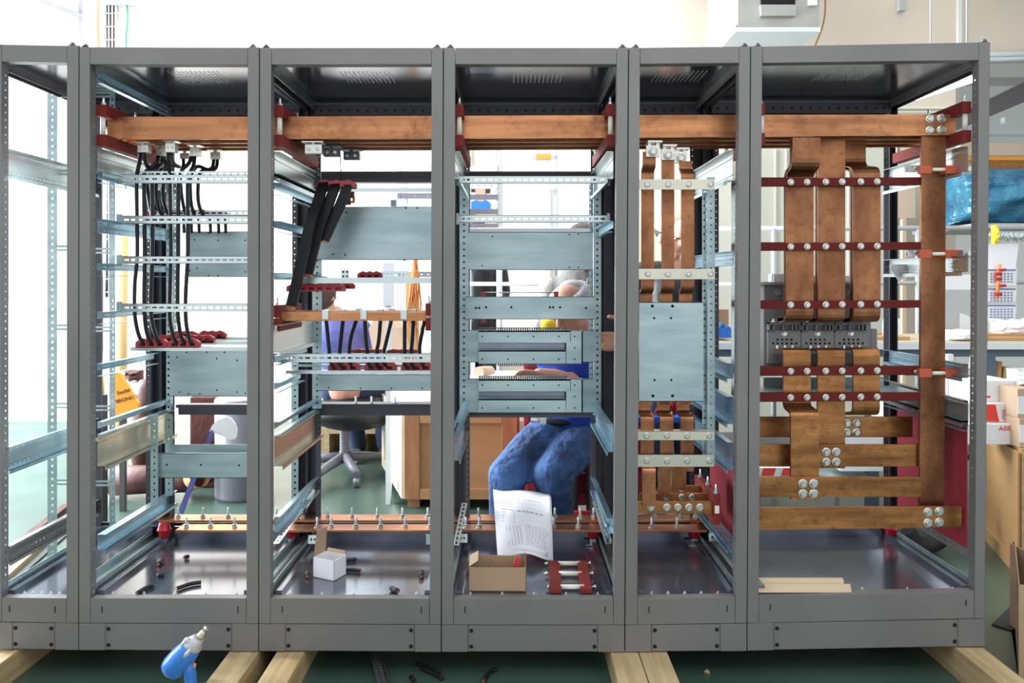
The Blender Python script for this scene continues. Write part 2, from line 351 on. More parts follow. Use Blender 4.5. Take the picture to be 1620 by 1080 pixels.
for i, c in enumerate(CAB):
    t, bt, y = c['t'], c['b'], c['y']
    X0, X1 = WX((t[0]+bt[0])/2, 0), WX((t[3]+bt[3])/2, 0)
    c['X0'], c['X1'] = X0, X1
    par = thing('switchgear_cabinet', CLAB[i], 'cabinet', ((X0+X1)/2, .35, WZ((y[8]+y[9])/2, 0)), 'switchgear cabinets standing in one row')
    cabs.append(par)
    # faces
    upright(par, t[0], t[1], bt[0], bt[1], y[0], y[6], 0, 1)
    upright(par, t[2], t[3], bt[2], bt[3], y[1], y[7], 0, -1)
    g = .5
    b = MB(); b.q([(t[1]+g, y[2]), (t[2]-g, y[3]), (t[2]-g, y[1]+.5), (t[1]+g, y[0]+.5)], .001, .04); b.build('top_rail', 'frame', par, bevel=.0012)
    b = MB(); b.q([(bt[1]+g, y[6]), (bt[2]-g, y[7]), (bt[2]-g, y[5]), (bt[1]+g, y[4])], .001, .035); b.build('bottom_rail', 'frame', par, bevel=.0012)
    for k in (0, 1):
        xx = (bt[1]+18, bt[2]-14)[k] if i else (14, 86)[k]
        b = MB(); yy = (y[4]+13, y[5]+13)[k]; b.r(xx, yy, xx+1.3, yy+10, -.0005, .002); b.build('slot', 'hole', par)
    # plinth
    def xb(f_): return lerp(bt[0], bt[3], f_)
    w_ = bt[3]-bt[0]; cw = 41.5 if i else 37
    a0, a1, a2, a3 = bt[0]+.3, bt[0]+cw, bt[3]-cw-.4, bt[3]-.3
    def yb(x): return lerp(y[6], y[7], (x-bt[0])/w_)+.8
    def yc(x): return lerp(y[8], y[9], (x-bt[0])/w_)
    for q0, q1 in ((a0, a1), (a2, a3)):
        b = MB(); b.q([(q0, yc(q0)), (q1, yc(q1)), (q1, yb(q1)), (q0, yb(q0))], 0, .05); b.build('plinth_corner', 'frame', par, bevel=.0012)
    b = MB(); b.q([(a1+.5, yc(a1)-.8), (a2-.5, yc(a2)-.8), (a2-.5, yb(a2)), (a1+.5, yb(a1))], .003, .03)
    pp = b.build('plinth_panel', 'frame', par, bevel=.0012)
    for qx in (a1+5.5, a2-5.5):
        for dy in (.2, .8): bolt(pp, qx, lerp(yb(qx), yc(qx), dy), .003, 1, SCREW, 'screw')
    # plinth returns (depth)
    for xw in (X0+.003, X1-.006):
        b = MB(); b.box(xw, xw+.003, .05, DEPTH, WZ(yc(a0)-1, 0), WZ(yb(a0), 0)); b.build('plinth_side', 'frame_shaded', par)
    b = MB(); b.box(X0, X1, DEPTH-.02, DEPTH, WZ(yc(a0), 0), WZ(yb(a0), 0)); b.build('plinth_rear', 'frame_shaded', par)
    # floor pan and roof panel
    zt = WZ((y[2]+y[3])/2, 0)+.004; zb = WZ((y[4]+y[5])/2, 0)
    b = MB(); b.box(X0+.03, X1-.03, .03, DEPTH-.03, zb-.010, zb-.004)
    b.box(X0+.03, X1-.03, DEPTH-.05, DEPTH-.04, zb-.004, zb+.05); b.build('floor_pan', 'pan', par)
    b = MB(); b.box(X0+.01, X1-.01, .02, DEPTH-.02, zt+.012, zt+.018); b.build('roof_panel', 'pan', par)
    if i:
        b = MB(); mx = (X0+X1)/2+.02; nv = 12
        for k in range(nv):
            for j in range(5): b.box(mx-.09+k*.0155, mx-.09+k*.0155+.003, .16+j*.035, .185+j*.035, zt+.0105, zt+.0125)
        b.build('vent_grille', 'zinc_bright', par, kind='stuff')
    b = MB(); b.perf((X0+.03, DEPTH-.052, zb+.012), (1, 0, 0), (0, 0, 1), (0, .002, 0), X1-X0-.06, .035, .075, .006, .006); b.build('pan_flange', 'pan', par)
    for k in range(5):
        qx = X0+.09+(X1-X0-.18)*k/4
        link_mesh(STUD, 'bolt', par, (qx, .05, zb-.004), (.6, .6, .22))
    # rear frame
    for sx, X in ((1, X0), (-1, X1)):
        a, b_ = (X, X+.038) if sx > 0 else (X-.038, X)
        b = MB(); b.box(a, b_, DEPTH-.004, DEPTH, WZ(yb(a0), 0), zt+.06); b.box(*((a, a+.003) if sx > 0 else (b_-.003, b_)), DEPTH-.05, DEPTH, WZ(yb(a0), 0), zt+.06)
        b.perf(((b_-.002) if sx > 0 else a, DEPTH-.05, zb), (0, 0, 1), (0, 1, 0), (.002, 0, 0), zt-zb, .046, .025, .0045, .0045, .4)
        b.build('rear_upright', 'frame_shaded', par)
        # a second punched leg of the post, facing the front
        xa = a+.038 if sx > 0 else a-.020
        b = MB(); b.perf((xa, DEPTH-.052, zb+.05), (0, 0, 1), (1, 0, 0), (0, .002, 0), zt-zb-.1, .020, .025, .004, .004); b.build('rear_flange', 'frame_shaded', par)
        # side top rails
        xs = a if sx > 0 else b_-.003
        b = MB(); b.box(xs, xs+.003, .03, DEPTH-.01, zt-.025, zt+.06)
        xf = a+.003 if sx > 0 else b_-.028
        b.box(xf, xf+.025, .03, DEPTH-.03, zt+.005, zt+.008)
        b.build('side_top_rail', 'frame_shaded', par)
        xi = a+.028 if sx > 0 else b_-.030
        b = MB(); b.perf((xi, .04, zt-.022), (0, 1, 0), (0, 0, 1), (.002, 0, 0), DEPTH-.08, .022, .0125, .006, .006, .35)
        b.box(xi, xi+.002, .04, DEPTH-.04, zt, zt+.012); b.build('side_top_flange', 'zinc' if i in (1, 2) else 'frame', par)
        # side floor rails
        b = MB(); xi = a+.030 if sx > 0 else b_-.032
        b.perf((xi, .04, zb+.004), (0, 1, 0), (0, 0, 1), (.002, 0, 0), DEPTH-.08, .030, .0125, .006, .006, .72)
        b.box(min(xi, a if sx > 0 else xi), max(xi+.002, b_ if sx < 0 else xi+.002), .04, DEPTH-.04, zb+.002, zb+.005)
        b.build('side_floor_rail', 'zinc', par)
        xg = xi+.012 if sx > 0 else xi-.03
        b = MB(); b.box(xg, xg+.022, .04, DEPTH-.06, zb-.004, zb+.012); b.build('pan_rib', 'pan', par)
        b = MB(); b.box(a if sx > 0 else b_-.003, a+.003 if sx > 0 else b_, .04, DEPTH-.01, WZ(yb(a0), 0), zb+.012); b.build('side_sill', 'frame', par)
    b = MB(); b.perf((X0+.03, DEPTH-.05, zt-.045), (1, 0, 0), (0, 0, 1), (0, .002, 0), X1-X0-.06, .04, .038, .009, .009)
    b.box(X0+.03, X1-.03, DEPTH-.01, DEPTH, zt-.10, zt+.06)
    b.box(X0+.03, X1-.03, DEPTH-.05, DEPTH, zt-.10, zt-.097)
    b.build('rear_top_rail', 'frame_shaded', par)
    b = MB(); b.box(X0+.038, X1-.038, DEPTH-.012, DEPTH, WZ(yb(a0), 0), zb+.055); b.build('rear_bottom_rail', 'frame_shaded', par)
    for px in ((t[0]+10), (t[3]-10)):
        if px > 0: link_mesh(ROOFB, 'roof_bolt', par, P(px, y[0] if px < t[0]+30 else y[1], .02))
cab1, cab2, cab3, cab4, cab5, cab6 = cabs

# ---- rail builders
def srail(par, X, py, h, Y0, Y1, face=1, m='zinc_bluecast', name='side_rail', depth=.02, full=False, Yr=.05):
    """profile running front to back on a cabinet side; face=+1 looks towards +X; py = pixel height of its top edge at depth Yr"""
    z1 = WZ(py, Yr); z0 = z1-h; b = MB()
    X -= .001
    b.perf((X, Y0, z1-.022), (0, 1, 0), (0, 0, 1), (.002, 0, 0), Y1-Y0, .022, .0125, .005, .005, .5)
    if h > .04:
        b.box(X, X+.002, Y0, Y1, z0+.016, z1-.022)
        b.perf((X, Y0, z0), (0, 1, 0), (0, 0, 1), (.002, 0, 0), Y1-Y0, .016, .025, .005, .005)
        rr = (X, X+.005) if face > 0 else (X-.003, X+.002)
        b.box(rr[0], rr[1], Y0, Y1, z1-.026, z1-.023); b.box(rr[0], rr[1], Y0, Y1, z0+.017, z0+.020)
    e = (X, X+depth) if face > 0 else (X-depth, X)
    b.box(e[0], e[1], Y0, Y1, z1, z1+.0015)
    b.box(e[0], e[1], Y0, Y1, z0-.0015, z0)
    if full:
        xe = X+depth-.002 if face > 0 else X-depth
        b.perf((xe, Y0, z0-.014), (0, 1, 0), (0, 0, 1), (.002, 0, 0), Y1-Y0, .014, .0125, .004, .004)
    return b.build(name, m, par)
def xrail(par, x0, x1, ytop, Y, h=15, m='zinc_bright', name='cross_rail', pitch=.025, sl=.017, sh=.0065, lip=.012, row2=False):
    """slotted cross rail; pixel ends and top, h in pixels"""
    b = MB(); o = P(x0, ytop+h, Y); L = (x1-x0)*S(Y); W = h*S(Y)
    b.perf(o, (1, 0, 0), (0, 0, 1), (0, .002, 0), L, W, pitch, sl, sh)
    if ytop < VY: b.box(o.x, o.x+L, Y, Y+lip, o.z, o.z+.0015)
    if row2: b.perf((o.x, Y+.03, o.z+W*.9), (1, 0, 0), (0, 0, 1), (0, .002, 0), L, W*.6, pitch, sl, sh)
    b.box(o.x, o.x+L, Y, Y+lip, o.z+W-.0015, o.z+W)
    return b.build(name, m, par)
def zupright(par, x0, x1, y0, y1, Y, m='zinc', side=0, hs=.009, name='mounting_upright', pitch=.025):
    """punched mounting upright, pixel rectangle at depth Y; side: where its flange goes"""
    b = MB(); W = (x1-x0)*S(Y); L = (y1-y0)*S(Y)
    b.perf(P(x0, y1, Y), (0, 0, 1), (1, 0, 0), (0, .002, 0), L, W, pitch, hs, hs)
    if side:
        xe = WX(x0 if side < 0 else x1, Y)-(.002 if side > 0 else 0)
        b.perf((xe, Y+.002, WZ(y1, Y)), (0, 0, 1), (0, 1, 0), (.002, 0, 0), L, .022, pitch, hs*.7, hs*.7)
    return b.build(name, m, par)
def plate(par, x0, y0, x1, y1, Y, m='zinc', holes=(), name='mounting_plate', lip=.012, hs=1.):
    b = MB(); b.r(x0, y0, x1, y1, Y, .002)
    p = P(x0, y1, Y); q_ = P(x1, y0, Y)
    b.box(p.x, q_.x, Y, Y+lip, p.z, p.z+.002); b.box(p.x, q_.x, Y, Y+lip, q_.z-.002, q_.z)
    o = b.build(name, m, par)
    for hx, hy in holes: link_mesh(HOLE, 'screw_hole', o, P(hx, hy, Y), (hs, hs, hs))
    return o
def L(c): return CAB[c]['X0']
def R(c): return CAB[c]['X1']

# ---- cabinet 1
X = L(0)+.034
srail(cab1, X, 238, .085, .03, .66, 1, 'zinc_bright', full=True)
srail(cab1, X, 660+46, .075, .03, .66, 1, 'zinc_bluecast', full=True)
srail(cab1, X, 862, .05, .03, .66, 1, 'frame', full=True)
zupright(cab1, 75, 90, 118, 912, .43, side=-1)
for yy in (145, 268, 388, 513, 637, 758, 876): 
    b = MB(); b.r(90, yy, 122, yy+3, .43, .003); b.r(90, yy+6, 122, yy+9, .43, .003); b.r(118, yy, 122, yy+9, .43, .003); b.build('tie_bracket', 'zinc', cab1)
# rear side uprights of cabinet 1 seen through cabinet 2
XX = R(0)
for yy in (145, 392, 516, 641, 760, 880):
    b = MB(); b.r(124, yy, 176, yy+3, .50, .003); b.r(124, yy+6, 176, yy+9, .50, .003); b.build('tie_bracket', 'zinc', cab1)
zupright(cab1, 173, 182, 130, 870, .56, side=-1)
# ---- cabinet 2
X = L(1)+.036
srail(cab2, X, 117, .03, .05, .64, 1)
srail(cab2, X, 236, .075, .05, .64, 1, 'zinc_bright', full=True)
srail(cab2, X, 272, .035, .05, .5, 1)
srail(cab2, X, 347, .045, .05, .62, 1)
srail(cab2, X, 417, .04, .05, .62, 1)
srail(cab2, X, 494, .04, .05, .62, 1)
srail(cab2, X, 576, .04, .05, .5, 1)
srail(cab2, X, 668, .04, .05, .66, 1, 'zinc_bluecast')
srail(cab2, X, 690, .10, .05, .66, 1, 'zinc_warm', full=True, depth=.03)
srail(cab2, X, 846, .05, .05, .66, 1, 'zinc_bluecast', full=True, depth=.03)
xrail(cab2, 192, 408, 276, .2, 14, row2=True)
xrail(cab2, 192, 408, 341, .2, 13)
xrail(cab2, 192, 408, 405, .2, 12)
xrail(cab2, 192, 408, 480, .2, 13)
xrail(cab2, 236, 398, 333, .40, 8, lip=.03)
for yy in (283, 347, 411, 485):
    b = MB(); b.r(184, yy-8, 192, yy+8, .195, .006); b.build('rail_bracket', 'zinc', cab2)
# cable shelf made of three rails stepping back
for k, (x0, yy, Y) in enumerate(((206, 550, .27), (232, 540, .36), (250, 534, .45))):
    b = MB(); b.r(x0, yy, 405, yy+5, Y, .02); b.r(x0, yy-1, 405, yy, Y, .035); b.build('cable_shelf_rail', 'zinc_bright', cab2)
plate(cab2, 296, 366, 400, 438, .5, holes=[(308, 379), (345, 380), (388, 380), (330, 369), (345, 369), (330, 436), (345, 436), (312, 424), (300, 428), (388, 430)], hs=.8)
plate(cab2, 268, 551, 400, 627, .47, holes=[(280, 565), (343, 567), (375, 570), (355, 557), (295, 557), (327, 557), (284, 620), (298, 623), (343, 617), (375, 620), (388, 622), (316, 623)], hs=.8)
zupright(cab2, 263, 270, 290, 650, .56, side=1)
zupright(cab2, 273, 279, 290, 560, .62, 'zinc', side=0, hs=.006)
zupright(cab2, 238, 250, 655, 801, .40, side=-1, hs=.007)
zupright(cab2, 261, 273, 655, 784, .52, side=-1, hs=.007)
b = MB(); b.r(262, 703, 400, 716, .5, .003); b.build('cable_tray_back', 'zinc', cab2)
plate(cab2, 250, 717, 400, 756, .42, holes=[(264, 735), (318, 735), (378, 736)], hs=1, name='cable_tray_front')
b = MB(); b.r(282, 645, 400, 656, .62, .03); b.r(278, 640, 400, 645, .62, .05); b.build('rear_cross_beam', 'frame_shaded', cab2)
# ---- cabinet 3
X = L(2)+.036
srail(cab3, X, 240, .09, .05, .66, 1, 'zinc_bright', full=True)
srail(cab3, X, 275, .03, .05, .64, 1)
srail(cab3, X, 289, .04, .05, .64, 1)
srail(cab3, X, 350, .035, .05, .64, 1)
srail(cab3, X, 432, .03, .05, .64, 1)
srail(cab3, X, 515, .09, .05, .60, 1, 'zinc_bright', full=True)
srail(cab3, X, 563, .03, .05, .5, 1)
srail(cab3, X, 606, .03, .05, .4, 1)
srail(cab3, X, 668, .04, .05, .66, 1)
srail(cab3, X, 690, .10, .05, .66, 1, 'zinc_warm', full=True, depth=.03)
srail(cab3, X, 818, .05, .05, .66, 1, 'zinc_bluecast', full=True)
xrail(cab3, 432, 699, 559, .15, 14)
b = MB(); b.r(452, 586, 699, 591, .23, .03); b.build('cable_shelf_rail', 'zinc_bright', cab3)
b = MB(); b.r(468, 577, 699, 580, .33, .03); b.build('cable_shelf_rail', 'zinc', cab3)
b = MB(); b.r(502, 297, 696, 303, .3, .012); b.build('support_rod', 'zinc_bright', cab3)
b = MB(); b.r(462, 441, 699, 448, .25, .02); b.r(462, 439, 699, 441, .25, .04); b.build('support_rail', 'zinc_bright', cab3)
plate(cab3, 500, 327, 699, 411, .5, holes=[(642, 329), (660, 329), (527, 402), (546, 403), (640, 411), (548, 336)], hs=.9)
plate(cab3, 502, 592, 699, 618, .47, holes=[(520, 613), (571, 614), (619, 614), (668, 614)], hs=.8)
zupright(cab3, 494, 509, 345, 646, .6, side=-1, hs=.008)
zupright(cab3, 461, 472, 570, 800, .62, side=-1, hs=.008)
b = MB(); b.r(508, 271, 699, 282, .66, .03); b.r(508, 282, 699, 288, .64, .05); b.build('rear_cross_beam', 'frame_shaded', cab3)
b = MB(); b.r(506, 641, 699, 657, .66, .03); b.r(504, 639, 699, 641, .62, .07); o = b.build('rear_cross_beam', 'frame_shaded', cab3)
for xx, h in ((563, 9), (588, 10), (625, 7)): link_mesh(STUD, 'stud', o, P(xx, 640, .64), (1, 1, 1))
# leaning punched angles
def angle_strip(par, p0, p1, wdir, wid, m='zinc_bright', name='punched_angle'):
    b = MB(); p0, p1 = Vector(p0), Vector(p1); u = p1-p0; wv = Vector(wdir); wv = (wv-u*wv.dot(u)/u.length_squared).normalized(); n_ = u.normalized().cross(wv)
    b.perf(p0, u, wv, n_*.002, u.length, wid, .025, .016, .007)
    b.obox(p0, u, n_*.015, wv*.002)
    return b.build(name, m, par)
angle_strip(cab3, P(431, 860, .06), P(484, 790, .45), (1, 0, .1), .022)
angle_strip(cab3, P(497, 775, .6), P(472, 815, .36), (1, 0, .1), .02)
angle_strip(cab4, P(716, 862, .06), P(730, 795, .30), (1, 0, 0), .022)
angle_strip(cab4, P(968, 860, .06), P(946, 793, .30), (-1, 0, 0), .022)
b = MB(); b.r(674, 845, 683, 861, .08, .003); b.build('punched_angle_end', 'zinc_bright', cab3)
for xx, yy in ((487, 850), (724, 848), (1122, 846)):
    par = cab3 if xx < 700 else cab4 if xx < 1000 else cab5
    b = MB(); b.perf(P(xx, yy+10, .25), (1, 0, 0), (0, .3, 1), (0, .002, 0), .035, .03, .012, .006, .008); b.build('floor_bracket', 'zinc_bright', par)
# ---- cabinet 4
X = L(3)+.036
srail(cab4, X, 240, .09, .05, .66, 1, 'zinc_bright', full=True)
srail(cab4, X, 668, .04, .05, .66, 1)
srail(cab4, X, 690, .08, .05, .66, 1, 'zinc_bright', full=True)
X = R(3)-.038
srail(cab4, X, 240, .09, .05, .66, -1, 'zinc_bright', full=True)
srail(cab4, X, 350, .035, .05, .5, -1)
srail(cab4, X, 672, .09, .05, .66, -1, 'zinc_bluecast', full=True)
srail(cab4, X, 820, .05, .05, .66, -1, 'zinc_bluecast', full=True)
xrail(cab4, 723, 962, 278, .2, 12)
xrail(cab4, 723, 962, 340, .2, 12)
for xx in (722, 961):
    for yy in (284, 346):
        b = MB(); b.r(xx, yy-9, xx+4, yy+9, .195, .006); b.build('rail_bracket', 'zinc', cab4)
zupright(cab4, 727, 741, 290, 657, .58, side=1, hs=.008)
zupright(cab4, 939, 951, 290, 657, .58, side=-1, hs=.008)
zupright(cab4, 932, 937, 292, 640, .64, side=0, hs=.007)
plate(cab4, 741, 367, 938, 427, .57, holes=[(779, 374), (901, 371), (915, 370), (763, 420), (901, 423), (915, 423)], hs=.8)
plate(cab4, 737, 469, 941, 505, .565, holes=[(753, 487), (758, 487), (769, 486), (809, 486), (870, 486), (875, 486), (886, 486), (927, 487)], hs=1.2)
b = MB(); b.r(738, 653, 938, 658, .66, .03); b.r(738, 658, 938, 660, .64, .05); b.build('rear_cross_beam', 'frame_shaded', cab4)
b = MB(); b.r(738, 271, 942, 277, .66, .03); b.r(738, 277, 942, 279, .64, .05); b.build('rear_cross_beam', 'frame_shaded', cab4)
b = MB(); b.r(743, 361, 933, 367, .62, .012); b.build('support_rod', 'white_plastic', cab4)
def device_tray(y0, y1, comb):
    """zinc device carrier: backing plate, two channel covers, right bracket, fine-toothed wiring comb"""
    o = plate(cab4, 739, y0+2, 940, y1-(0 if comb else 3), .575, name='device_tray')
    h = (y1-y0)
    b = MB(); b.r(757, y0+3, 902, y0+22, .50, .004); b.r(757, y0+3, 902, y0+5, .50, .06); b.build('channel_cover', 'zinc', o)
    b = MB(); b.r(757, y1-22, 895, y1-1, .50, .004); b.r(757, y1-22, 895, y1-20, .50, .06); b.build('channel_cover', 'zinc', o)
    b = MB(); b.q([(896, y1-1), (922, y1-1), (922, y0+3), (903, y0+3), (903, y0+21), (896, y0+21)], .495, .004); b.r(920, y0+3, 922, y1-1, .495, .06); b.build('end_bracket', 'zinc', o)
    b = MB(); b.r(757, y0+23, 896, y1-23, .56, .01); b.build('channel_back', 'pan', o)
    b = MB()
    for k in range(39):
        for base in ((y0-1, y0+3),) if comb else ((y0-2, y0+3),):
            b.r(758+k*3.6, base[0], 760.3+k*3.6, base[1], .51, .004)
    b.r(757, y0-1.5, 900, y0-.7, .51, .03)
    b.build('wiring_comb', 'dark_metal', o, kind='stuff')
    for xx in (763, 803.5, 844, 884):
        link_mesh(HOLE, 'screw_hole', o, P(xx, y0+12, .499), (.8,)*3); link_mesh(HOLE, 'screw_hole', o, P(xx, y1-8, .499), (.8,)*3)
    for yy in (y0+12, y0+30, y1-8): link_mesh(HOLE, 'screw_hole', o, P(909, yy, .494), (.8,)*3)
device_tray(520, 576, False); device_tray(597, 653, True)
b = MB()
for k in range(39): b.r(758+k*3.6, 575, 760.3+k*3.6, 579, .51, .004)
b.r(757, 574.5, 900, 575.5, .51, .03); b.build('wiring_comb', 'dark_metal', cab4, kind='stuff')
# ---- cabinet 5
X = R(4)-.038
srail(cab5, X, 238, .10, .05, .66, -1, 'zinc_bright', full=True)
srail(cab5, X, 398, .045, .05, .66, -1)
srail(cab5, X, 575, .05, .05, .66, -1, 'zinc_bluecast', full=True)
srail(cab5, X, 628, .09, .05, .66, -1, 'zinc_bluecast', full=True)
srail(cab5, X, 700, .09, .05, .66, -1, 'zinc_bluecast', full=True)
srail(cab5, X, 855, .03, .05, .66, -1, 'zinc_bluecast', full=True)
zupright(cab5, 1111, 1118, 285, 735, .18, 'zinc', hs=.007)
zupright(cab5, 1119, 1131, 280, 737, .15, 'zinc', side=-1, hs=.005)
zupright(cab6, 1157, 1168, 278, 625, .30, 'zinc_bright', side=1, hs=.006)
plate(cab5, 1011, 478, 1113, 635, .14, holes=[], lip=.02)
for hx, hy, s_ in ((1032, 484, 1.5), (1064, 484, 1.5), (1035, 503, 1.1), (1061.5, 503, 1.1), (1035.5, 601, 1.1), (1062, 601, 1.1), (1033, 626, 1.5), (1064, 626, 1.5)):
    link_mesh(HOLE, 'screw_hole', cab5, P(hx, hy, .1399), (s_*.95,)*3)
def clamp_strip(x0, x1, y0, y1, Y, bolts, par, m='zinc_warm', top=0, s_=.85, name='clamp_strip'):
    b = MB(); b.r(x0, y0, x1, y1, Y, .006)
    if top: b.r(x0, y0-.3, x1, y0+.5, Y, .04)
    o = b.build(name, m, par)
    for bx in bolts: link_mesh(BOLT, 'bolt', o, P(bx, (y0+y1)/2, Y), (s_,)*3)
    return o
clamp_strip(1009, 1131, 283.5, 299.5, .10, (1024, 1057, 1089, 1124), cab5)
clamp_strip(1009, 1131, 425, 441.5, .10, (1025, 1056.5, 1089, 1124), cab5)
clamp_strip(1007, 1130, 682, 696, .10, (1023, 1055, 1087, 1122), cab5, top=1)
clamp_strip(1007, 1129, 719.5, 738, .10, (1023, 1055, 1087, 1122), cab5)
# ---- cabinet 6
X = L(5)+.036
X = R(5)-.038
srail(cab6, X, 232, .085, .05, .66, -1, 'zinc_bright', full=True)
srail(cab6, X, 404, .055, .05, .66, -1, 'zinc_bright', full=True, Yr=.05)
srail(cab6, X, 576, .045, .05, .66, -1, 'zinc_bluecast', full=True)
srail(cab6, X, 634, .075, .05, .66, -1, 'frame', full=True)
srail(cab6, X, 665, .035, .05, .66, -1, 'zinc_bluecast')
b = MB(); xw = R(5)-.012; b.box(xw-.004, xw, .10, .62, WZ(868, .1), WZ(668, .1)); b.build('red_side_panel', 'red_sheet', cab6, label='red insulating side panel')
b = MB(); xw = L(5)+.01; b.box(xw, xw+.004, .05, .60, WZ(868, .1), WZ(735, .1)); b.build('red_side_panel', 'red_sheet', cab6, label='red insulating side panel')
b = MB(); xw = R(5)-.020; b.perf((xw, .09, WZ(880, .1)), (0, 1, 0), (0, 0, 1), (.002, 0, 0), .54, .03, .04, .012, .012); b.build('panel_edge_strip', 'frame', cab6)
b = MB(); b.perf((xw, .09, WZ(672, .1)), (0, 1, 0), (0, 0, 1), (.002, 0, 0), .54, .022, .04, .012, .012); b.build('panel_edge_strip', 'zinc', cab6)
zupright(cab6, 1401, 1407, 165, 800, .66, 'zinc_bright', hs=.005)
plate(cab6, 1208, 597, 1398, 616, .48, 'zinc', name='breaker_shelf', lip=.1)
b = MB(); b.box(WX(1208, .3), WX(1470, .3), .28, .52, WZ(612, .5), WZ(612, .5)+.003); b.build('shelf_sheet', 'zinc', cab6)
# ---------------------------------------------------------------- busbars
names = ['front', 'second', 'third', 'rearmost']
BUSY = (.15, .235, .32, .405)
bus = []
for k, Y in enumerate(BUSY):
    b = MB(); x1 = (1512, 1430, 1415, 1400)[k]
    s = S(.15)/S(Y)
    def yy(x, y): return VY-(VY-y)*s
    def xx(x): return VX+(x-VX)*s
    top = [(170, 184.5), (430, 184.3), (720, 183), (1000, 182), (1200, 181.5), (x1 if k == 0 else 1512, 181)]
    bot = [(170, 220.5), (430, 220), (720, 219), (1000, 217.5), (1200, 216), (x1 if k == 0 else 1512, 213.5)]
    for j in range(5):
        pts = [(xx(bot[j][0]), yy(0, bot[j][1])), (xx(bot[j+1][0]), yy(0, bot[j+1][1])), (xx(top[j+1][0]), yy(0, top[j+1][1])), (xx(top[j][0]), yy(0, top[j][1]))]
        b.q(pts, Y, .012); b.q(pts, Y+.024, .012)
    o = b.build('copper_busbar', 'copper_main', None, bevel=0)
    tag(o, 'long copper busbar through the tops of the cabinets, '+('the front one', 'second from the front', 'third from the front', 'rearmost of the four')[k], 'busbar', 'main copper busbars')
    bus.append(o)
for bx, by in ((1471, 188), (1489, 187), (1471, 206), (1489, 205)):
    bolt(bus[0], bx, by, .15, 1.25)
# red busbar supports
def support(x, w_, yt, yb, Y0, Y1, label, tub=None, sgn=1):
    """two red blocks above and below the bars joined by white spacer tubes; x = pixel of the left edge at Y0"""
    X0 = WX(x, Y0); X1 = X0+w_; zt, z1, z2, zb = WZ(yt, Y0), WZ(yt+18.5, Y0), WZ(yb-18.5, Y0), WZ(yb, Y0)
    t = thing('busbar_support', label, 'insulator', ((X0+X1)/2, (Y0+Y1)/2, zb), 'red busbar supports')
    b = MB(); b.box(X0, X1, Y0, Y1, z1, zt); b.build('upper_block', 'red_insul', t, bevel=.0015)
    b = MB(); b.box(X0, X1, Y0, Y1, zb, z2); b.build('lower_block', 'red_insul', t, bevel=.0015)
    for k in range(5):
        yq = Y0+.014+k*(Y1-Y0-.03)/4
        b = MB(); b.lathe(((X0+X1)/2, yq, z2), [(0, .0085), (z1-z2, .0085)], 14); b.build('spacer_tube', 'nylon', t)
    for k in range(3):
        yq = Y0+.02+k*(Y1-Y0-.04)/2
        link_mesh(STUD, 'bolt', t, ((X0+X1)/2, yq, zt), (.9, .9, .8))
    return t
support(152, .034, 165, 231, .07, .60, 'red block support holding the left ends of the busbars in the cabinet with long cables')
support(433.5, .032, 166, 231.5, .08, .60, 'red block support under the busbars at the left of the cabinet with the white carton')
support(720, .028, 165, 231.5, .08, .60, 'red block support of the busbars at the left side of the cabinet with slotted trays')
support(960, .028, 164, 231, .08, .60, 'red block support of the busbars at the right side of the cabinet with slotted trays')
support(1203, .016, 163, 229, .09, .60, 'sliver of a red busbar support just right of the post before the widest cabinet')
support(1523, .030, 160, 224, .07, .60, 'red block support holding the right ends of the busbars at the end of the row')
# support beams under
# ---- lower earth bars
EZ = WZ(840, .45)
earth = []
for k, (xa, xb_, Y0, Y1) in enumerate(((277, 1118, .455, .535), (249, 1142, .59, .675))):
    b = MB(); b.box(WX(xa, Y0), WX(xb_, Y0), Y0, Y1, EZ-.006, EZ+.003)
    o = b.build('earth_bar', 'copper', None, bevel=.001)
    tag(o, ('long flat copper bar with upright studs low in the cabinets, the nearer of two', 'long flat copper bar with upright studs low in the cabinets, the farther of two')[k], 'copper bar', 'low copper bars with studs')
    earth.append(o)
def estud(k, px): 
    Y = (.495, .632)[k]; link_mesh(STUD, 'stud', earth[k], (WX(px, Y), Y, EZ+.003), (1.05, 1.05, 1.15))
for px in (295, 333, 371, 409, 502, 524, 563, 602, 641, 680, 737, 758, 800, 876, 915, 1031, 1071): estud(0, px)
for px in (282, 321, 361, 437, 479, 518, 557, 597, 637, 677, 716, 757, 838, 878, 918, 939, 1036, 1076, 1100): estud(1, px)
for px, wh in ((260, 'at the left end of the low copper bars'), (462, 'behind the slotted angle left of the white carton'), (938, 'under the low copper bars right of the paper drawing'), (1099, 'under the low copper bars in the narrow cabinet'), (1409, 'small dark red one at the rear corner of the widest cabinet')):
    Y = .60 if px != 1409 else .62
    t = thing('standoff_insulator', 'red ribbed standoff insulator '+wh, 'insulator', (WX(px, Y), Y, ZP), 'red standoff insulators')
    h = EZ-.006-ZP-.022
    b = MB(); b.lathe((WX(px, Y), Y, ZP+.022), [(0, .016), (h*.15, .021), (h*.45, .025), (h*.5, .0285), (h*.55, .0285), (h*.6, .025), (h*.85, .021), (h, .018)], 18); b.build('insulator_body', 'red_gloss', t)
    b = MB(); b.box(WX(px, Y)-.03, WX(px, Y)+.03, Y-.035, Y+.035, ZP+.001, ZP+.005); b.box(WX(px, Y)-.012, WX(px, Y)+.012, Y-.012, Y+.012, ZP+.005, ZP+.022); b.build('foot_plate', 'zinc_bright', t)
